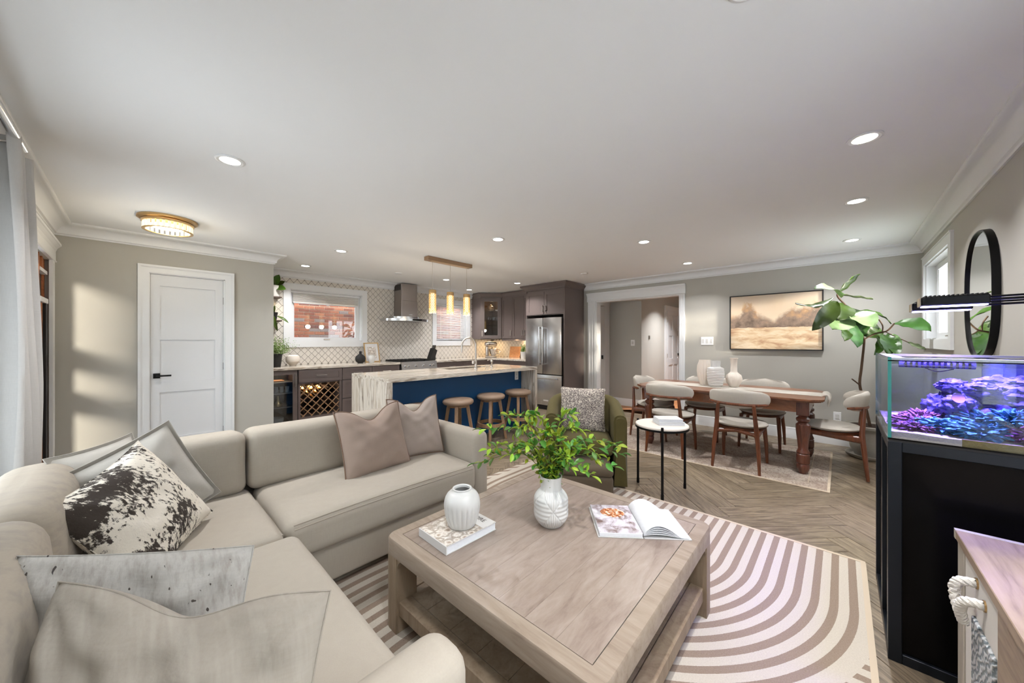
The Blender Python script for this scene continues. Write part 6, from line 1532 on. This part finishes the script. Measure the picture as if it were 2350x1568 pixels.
# ================================================================ aquarium corner
TX0, TX1, TY0, TY1 = 2.13, 2.83, -.66, -.142
SZ, TT = .905, 1.252
sd = thing('aquarium_stand', 'dark metal framed aquarium stand with black panels', 'stand', (2.48, -.4, 0))
P_ = .04
for x in (TX0, TX1 - P_):
    for y in (TY0, TY1 - P_): obj('post', box(x, x + P_, y, y + P_, 0, SZ, .002), M['tank_frame'], sd, 0)
for z0, z1 in ((0, P_), (SZ - P_, SZ)):
    for x in (TX0, TX1 - P_): obj('rail', box(x + .001, x + P_ - .001, TY0 + P_, TY1 - P_, z0, z1, .002), M['tank_frame'], sd, 0)
    for y in (TY0, TY1 - P_): obj('rail', box(TX0 + P_, TX1 - P_, y + .001, y + P_ - .001, z0, z1, .002), M['tank_frame'], sd, 0)
obj('rail', box(TX0 + .3, TX0 + .34, TY1 - P_ + .001, TY1 - .001, P_, SZ - P_, .002), M['tank_frame'], sd, 0)
obj('front_panel', box(TX0 + .014, TX0 + .018, TY0 + P_, TY1 - P_, P_, SZ - P_), M['acrylic'], sd, 0)
obj('side_panel', box(TX0 + P_, TX0 + .30, TY1 - .02, TY1 - .014, P_, SZ - P_), M['acrylic'], sd, 0)
obj('side_panel', box(TX0 + .34, TX1 - P_, TY1 - .02, TY1 - .014, P_, SZ - P_), M['acrylic'], sd, 0)
obj('deck', box(TX0 + .002, TX1 - .002, TY0 + .002, TY1 - .002, SZ, SZ + .008), M['black_m'], sd, 0)
tk = thing('aquarium', 'glass reef aquarium glowing violet on the dark stand', 'aquarium', (2.48, -.4, SZ + .008))
g = .010; z0 = SZ + .0085
obj('glass_panel', box(TX0, TX0 + g, TY0, TY1, z0, TT), M['tank_glass'], tk, 0); obj('glass_panel', box(TX1 - g, TX1, TY0, TY1, z0, TT), M['tank_glass'], tk, 0)
obj('glass_panel', box(TX0 + g, TX1 - g, TY1 - g, TY1, z0, TT), M['tank_glass'], tk, 0); obj('glass_panel', box(TX0 + g, TX1 - g, TY0, TY0 + g, z0, TT), M['tank_glass'], tk, 0)
obj('glass_edge', box(TX0 - .0005, TX0 + g, TY1 - g, TY1 + .0005, z0, TT), M['tank_edge'], tk, 0)
obj('glass_edge', box(TX1 - g, TX1, TY1 - g, TY1 + .0005, z0, TT), M['tank_edge'], tk, 0)
obj('rim', boxes([(TX0 + g, TX0 + .05, TY0 + g, TY1 - g, TT - .012, TT - .002), (TX1 - .05, TX1 - g, TY0 + g, TY1 - g, TT - .012, TT - .002), (TX0 + .05, TX1 - .05, TY1 - .05, TY1 - g, TT - .012, TT - .002)]), M['ceramic'], tk, 0)
obj('rim_edge', boxes([(TX0, TX0 + .003, TY0, TY1, TT, TT + .0015), (TX0, TX1, TY1 - .003, TY1, TT, TT + .0015), (TX0 - .001, TX0, TY0, TY1, TT - .016, TT - .012), (TX0 - .0008, TX0, TY0, TY1, z0, z0 + .006)]), M['acrylic'], tk, 0)
obj('water', box(TX0 + g + .001, TX1 - g - .001, TY0 + g + .001, TY1 - g - .001, z0 + .012, TT - .034), M['water'], tk, 0)
# sand bed
bm = bmesh.new(); n = 20; G = []
for j in range(n + 1):
    r = []
    for i in range(n + 1):
        x = TX0 + g + .0015 + (TX1 - TX0 - 2 * g - .003) * i / n; y = TY0 + g + .0015 + (TY1 - TY0 - 2 * g - .003) * j / n
        r.append(bm.verts.new((x, y, z0 + .028 + .010 * mnoise.noise(Vector((x * 9, y * 9, 0))))))
    G.append(r)
for j in range(n):
    for i in range(n): fadd(bm, [G[j][i], G[j][i + 1], G[j + 1][i + 1], G[j + 1][i]])
lo = {}
ext = bmesh.ops.extrude_face_region(bm, geom=bm.faces[:])
for v in [e for e in ext['geom'] if isinstance(e, bmesh.types.BMVert)]: v.co.z = z0 + .001
bmesh.ops.recalc_face_normals(bm, faces=bm.faces[:])
obj('sand', bm, M['sand'], tk, 40, kind='stuff')
obj('algae_patch', rbox(TX0 + g + .001, TX0 + g + .006, -.50, -.335, z0 + .002, z0 + .032, .002, n=3), M['algae'], tk)
def lump(c, r, seed, amp=.35, fr=3.0, sub=4):
    bm = bmesh.new(); bmesh.ops.create_icosphere(bm, subdivisions=sub, radius=1)
    for v in bm.verts:
        d = v.co.normalized(); k = 1 + amp * (mnoise.noise(d * fr + Vector((seed, 0, 0))) + .5 * mnoise.noise(d * fr * 2.3 + Vector((0, seed, 0))) + .3 * mnoise.noise(d * fr * 6 + Vector((0, 0, seed))))
        v.co = Vector((c[0] + d.x * r[0] * k, c[1] + d.y * r[1] * k, max(c[2] + d.z * r[2] * k, z0 + .02)))
    return bm
rg_ = random.Random(21)
RK = [((2.40, -.46, 1.00), (.12, .12, .07)), ((2.50, -.42, 1.06), (.09, .09, .06)), ((2.42, -.50, 1.09), (.10, .09, .05)), ((2.52, -.52, 1.13), (.09, .09, .04)), ((2.34, -.36, 1.05), (.055, .05, .045)), ((2.62, -.48, 1.02), (.11, .12, .08)), ((2.30, -.55, .99), (.09, .08, .06)), ((2.44, -.56, 1.15), (.07, .06, .03)), ((2.50, -.33, 1.02), (.06, .05, .06)), ((2.36, -.42, 1.12), (.05, .05, .028)), ((2.48, -.36, 1.12), (.045, .045, .03))]
RLAB = ['broad blue live rock at the base of the aquarium reef', 'rounded blue rock in the middle of the reef', 'upper blue ledge rock of the reef', 'highest blue rock at the back of the reef', 'small blue rock at the left front of the reef', 'large blue rock at the back of the aquarium', 'blue rock beside the front glass on the right', 'thin blue slab topping the reef', 'blue rock low behind the left side of the reef', 'flat violet rock on the left shoulder of the reef', 'small violet rock at the left top of the reef']
for i, (c, r) in enumerate(RK): obj('live_rock', lump(c, r, i * 3.7), M['rock_b'], ang=60, label=RLAB[i], cat='rock', group='aquarium reef rocks')
CO = [((2.27, -.30, .965), (.06, .07, .028), 'coral_c', 'teal crusted coral at the left front of the aquarium'), ((2.24, -.40, .97), (.055, .09, .03), 'coral_c', 'bright teal coral mound in front of the reef'), ((2.30, -.42, 1.005), (.07, .07, .03), 'coral_c', 'raised teal coral on the reef front'), ((2.33, -.235, .965), (.08, .06, .025), 'coral_p', 'plum coral spread on the sand at the left'), ((2.40, -.26, .975), (.06, .05, .028), 'coral_p', 'plum coral behind the left front corals'), ((2.24, -.235, .955), (.05, .05, .02), 'coral_p', 'low plum coral nearest the glass corner'), ((2.22, -.53, .97), (.05, .08, .035), 'coral_p', 'plum coral at the right front of the aquarium'), ((2.26, -.47, 1.02), (.05, .05, .03), 'coral_c', 'teal coral ledge at the right of the reef')]
for i, (c, r, k, lab) in enumerate(CO): obj('coral', lump(c, r, 50 + i * 2.1, .75, 6.0, 5), M[k], ang=70, label=lab, cat='coral', group='aquarium corals')
obj('disc_coral', tf(lathe([(0, .0), (.018, .004), (.020, .008), (.016, .006), (0, .004)], 24), Matrix.Translation((2.285, -.345, 1.085)) @ Matrix.Rotation(radians(-70), 4, 'Y') @ Matrix.Rotation(radians(20), 4, 'X')), M['disc'], label='pale round disc coral on the reef front', cat='coral')
pp = thing('wave_pump', 'long blue wave pump hanging inside the aquarium', 'pump', (2.30, -.26, 1.18))
obj('cylinder', tube([(2.66, -.215, 1.205), (2.66, -.455, 1.205)], .018, 16), M['rock_b'], pp); obj('motor', box(2.645, 2.675, -.37, -.28, 1.218, 1.236, .003), M['rock_b'], pp, 0)
for i in range(12): obj('slot_fin', box(2.638, 2.642, -.44 + i * .018, -.432 + i * .018, 1.19, 1.22), M['acrylic'], pp, 0)
obj('cable', tube(spline([(2.645, -.30, 1.188), (2.64, -.34, 1.172), (2.645, -.39, 1.186)], 5), .0025, 6), M['acrylic'], pp)
obj('overflow_box', box(2.50, 2.815, -.648, -.50, .93, 1.235, .003), M['led_lit_acrylic'], ang=0, label='overflow box tinted LED blue at the wall end of the aquarium', cat='overflow box')
# LED fixtures on arms
for i, (x, zz, lab) in enumerate(((2.30, 1.462, 'nearer black LED light bar above the aquarium'), (2.55, 1.457, 'farther black LED light bar above the aquarium'))):
    lf = thing('aquarium_light', lab, 'light', (x, -.335, zz), 'LED bars over the aquarium')
    obj('housing', box(x - .035, x + .035, -.425, -.248, zz + .004, zz + .042, .004), M['black'], lf, 0)
    obj('end_cap', box(x - .034, x + .034, -.248, -.243, zz + .002, zz + .040, .002), M['nickel'], lf, 0)
    obj('lens', box(x - .03, x + .03, -.42, -.252, zz, zz + .0045), M['led_blue'], lf, 0)
    for q in range(14): obj('fin', box(x - .036, x + .036, -.42 + q * .012, -.415 + q * .012, zz + .042, zz + .047), M['black_m'], lf, 0)
    obj('arm', tube([(x, -.425, zz + .022), (x, YR + .01, zz + .026)], .005, 8), M['black'], lf)
    obj('arm', tube([(x + .02, -.425, zz + .034), (x + .02, YR + .01, zz + .04)], .004, 8), M['black'], lf)
    obj('wall_mount', box(x - .03, x + .05, YR, YR + .012, zz, zz + .06, .002), M['black'], lf, 0)
    light('aquarium_beam', 'AREA', (x, -.336, zz - .004), 11.0, (.34, .24, 1.0), .06, .16, spread=105)
obj('tank_cable', tube(spline([(2.6, -.60, 1.255), (2.45, -.62, 1.30), (2.3, -.64, 1.262), (2.2, -.655, 1.256)], 6), .004, 8), M['black_m'], label='thin black cable looping behind the aquarium rim', cat='cable')
obj('tank_controller', box(2.14, 2.22, -.60, -.50, TT + .0015, TT + .035, .004), M['tank_frame'], ang=0, label='small controller box on the aquarium rim by the frame edge', cat='controller')
# ---- wooden console in the near right corner
CX1, CYF, CZ = 1.968, -.291, .66
cs = thing('wood_console', 'washed pine console with a rope pull at the bottom right', 'console', (1.3, -.49, 0))
obj('top', box(.45, CX1, YR + .005, CYF, CZ - .03, CZ, .002), M['console'], cs, 0)
obj('edge_band', boxes([(CX1 - .02, CX1 + .0005, YR + .005, CYF + .0005, CZ - .0305, CZ + .0012)]), M['console_g'], cs, 0)
obj('body', box(.48, CX1 - .012, YR + .01, CYF - .022, .06, CZ - .03), M['console_g'], cs, 0)
obj('stile', box(CX1 - .09, CX1 - .012, CYF - .022, CYF - .006, .06, CZ - .03, .002), M['console_g'], cs, 0)
obj('stile', box(1.30, 1.53, CYF - .022, CYF - .006, .06, CZ - .03, .002), M['console'], cs, 0)
dr_ = obj('door', box(1.533, CX1 - .093, CYF - .022, CYF - .010, .08, CZ - .033, .002), M['ceramic_m'], cs, 0)
cvm, nt, bb, _ = nm('carved_silver'); v = coord(nt, (1, 1, 1)); w_ = N(nt, 'ShaderNodeTexWave', wave_type='BANDS', bands_direction='DIAGONAL'); w_.inputs['Scale'].default_value = 22; w_.inputs['Distortion'].default_value = 8; w_.inputs['Detail Scale'].default_value = 1.5
nt.links.new(v, w_.inputs[0]); nt.links.new(ramp(nt, w_.outputs['Fac'], [(0.2, S(128, 140, 146)), (0.8, S(214, 218, 220))]), bb.inputs['Base Color']); bb.inputs['Roughness'].default_value = .45; bb.inputs['Metallic'].default_value = .3; bumpn(nt, bb, w_.outputs['Fac'], .8, .006)
obj('carved_panel', box(1.55, 1.76, CYF - .012, CYF - .002, .08, .475, .003), cvm, dr_, 0)
def rope(par, pts, r):
    P = spline(pts, 8); bm = bmesh.new()
    for s in range(3):
        Q = []; prev = None
        for i, p in enumerate(P):
            t_ = (P[min(i + 1, len(P) - 1)] - P[max(i - 1, 0)]).normalized(); a_ = t_.cross(Vector((0, 0, 1)))
            if a_.length < .1: a_ = Vector((1, 0, 0)) - t_ * t_.x
            a_.normalize(); b2 = t_.cross(a_); an = i * .75 + s * 2 * pi / 3
            Q.append(p + (a_ * cos(an) + b2 * sin(an)) * r * .5)
        merge_into(bm, tube(Q, r * .62, 7))
    obj('rope_pull', bm, M['rope'], par)
rope(dr_, [(1.735, CYF - .008, .585), (1.735, CYF + .025, .578), (1.74, CYF + .034, .545), (1.73, CYF + .028, .50), (1.70, CYF + .022, .475)], .0125)
rope(dr_, [(1.655, CYF - .008, .56), (1.66, CYF + .022, .556), (1.675, CYF + .032, .53), (1.69, CYF + .028, .495), (1.70, CYF + .022, .475)], .0125)
for x, z in ((1.735, .585), (1.655, .56)): obj('pull_eyelet', tf(lathe([(.010, 0), (.016, 0), (.016, .004), (.010, .004)], 16), Matrix.Translation((x, CYF - .010, z)) @ Matrix.Rotation(-pi / 2, 4, 'X')), M['gold'], dr_)
for x in (.52, 1.90):
    for y in (-.64, -.35): obj('foot', box(x - .025, x + .025, y - .025, y + .025, 0, .06), M['console'], cs, 0)
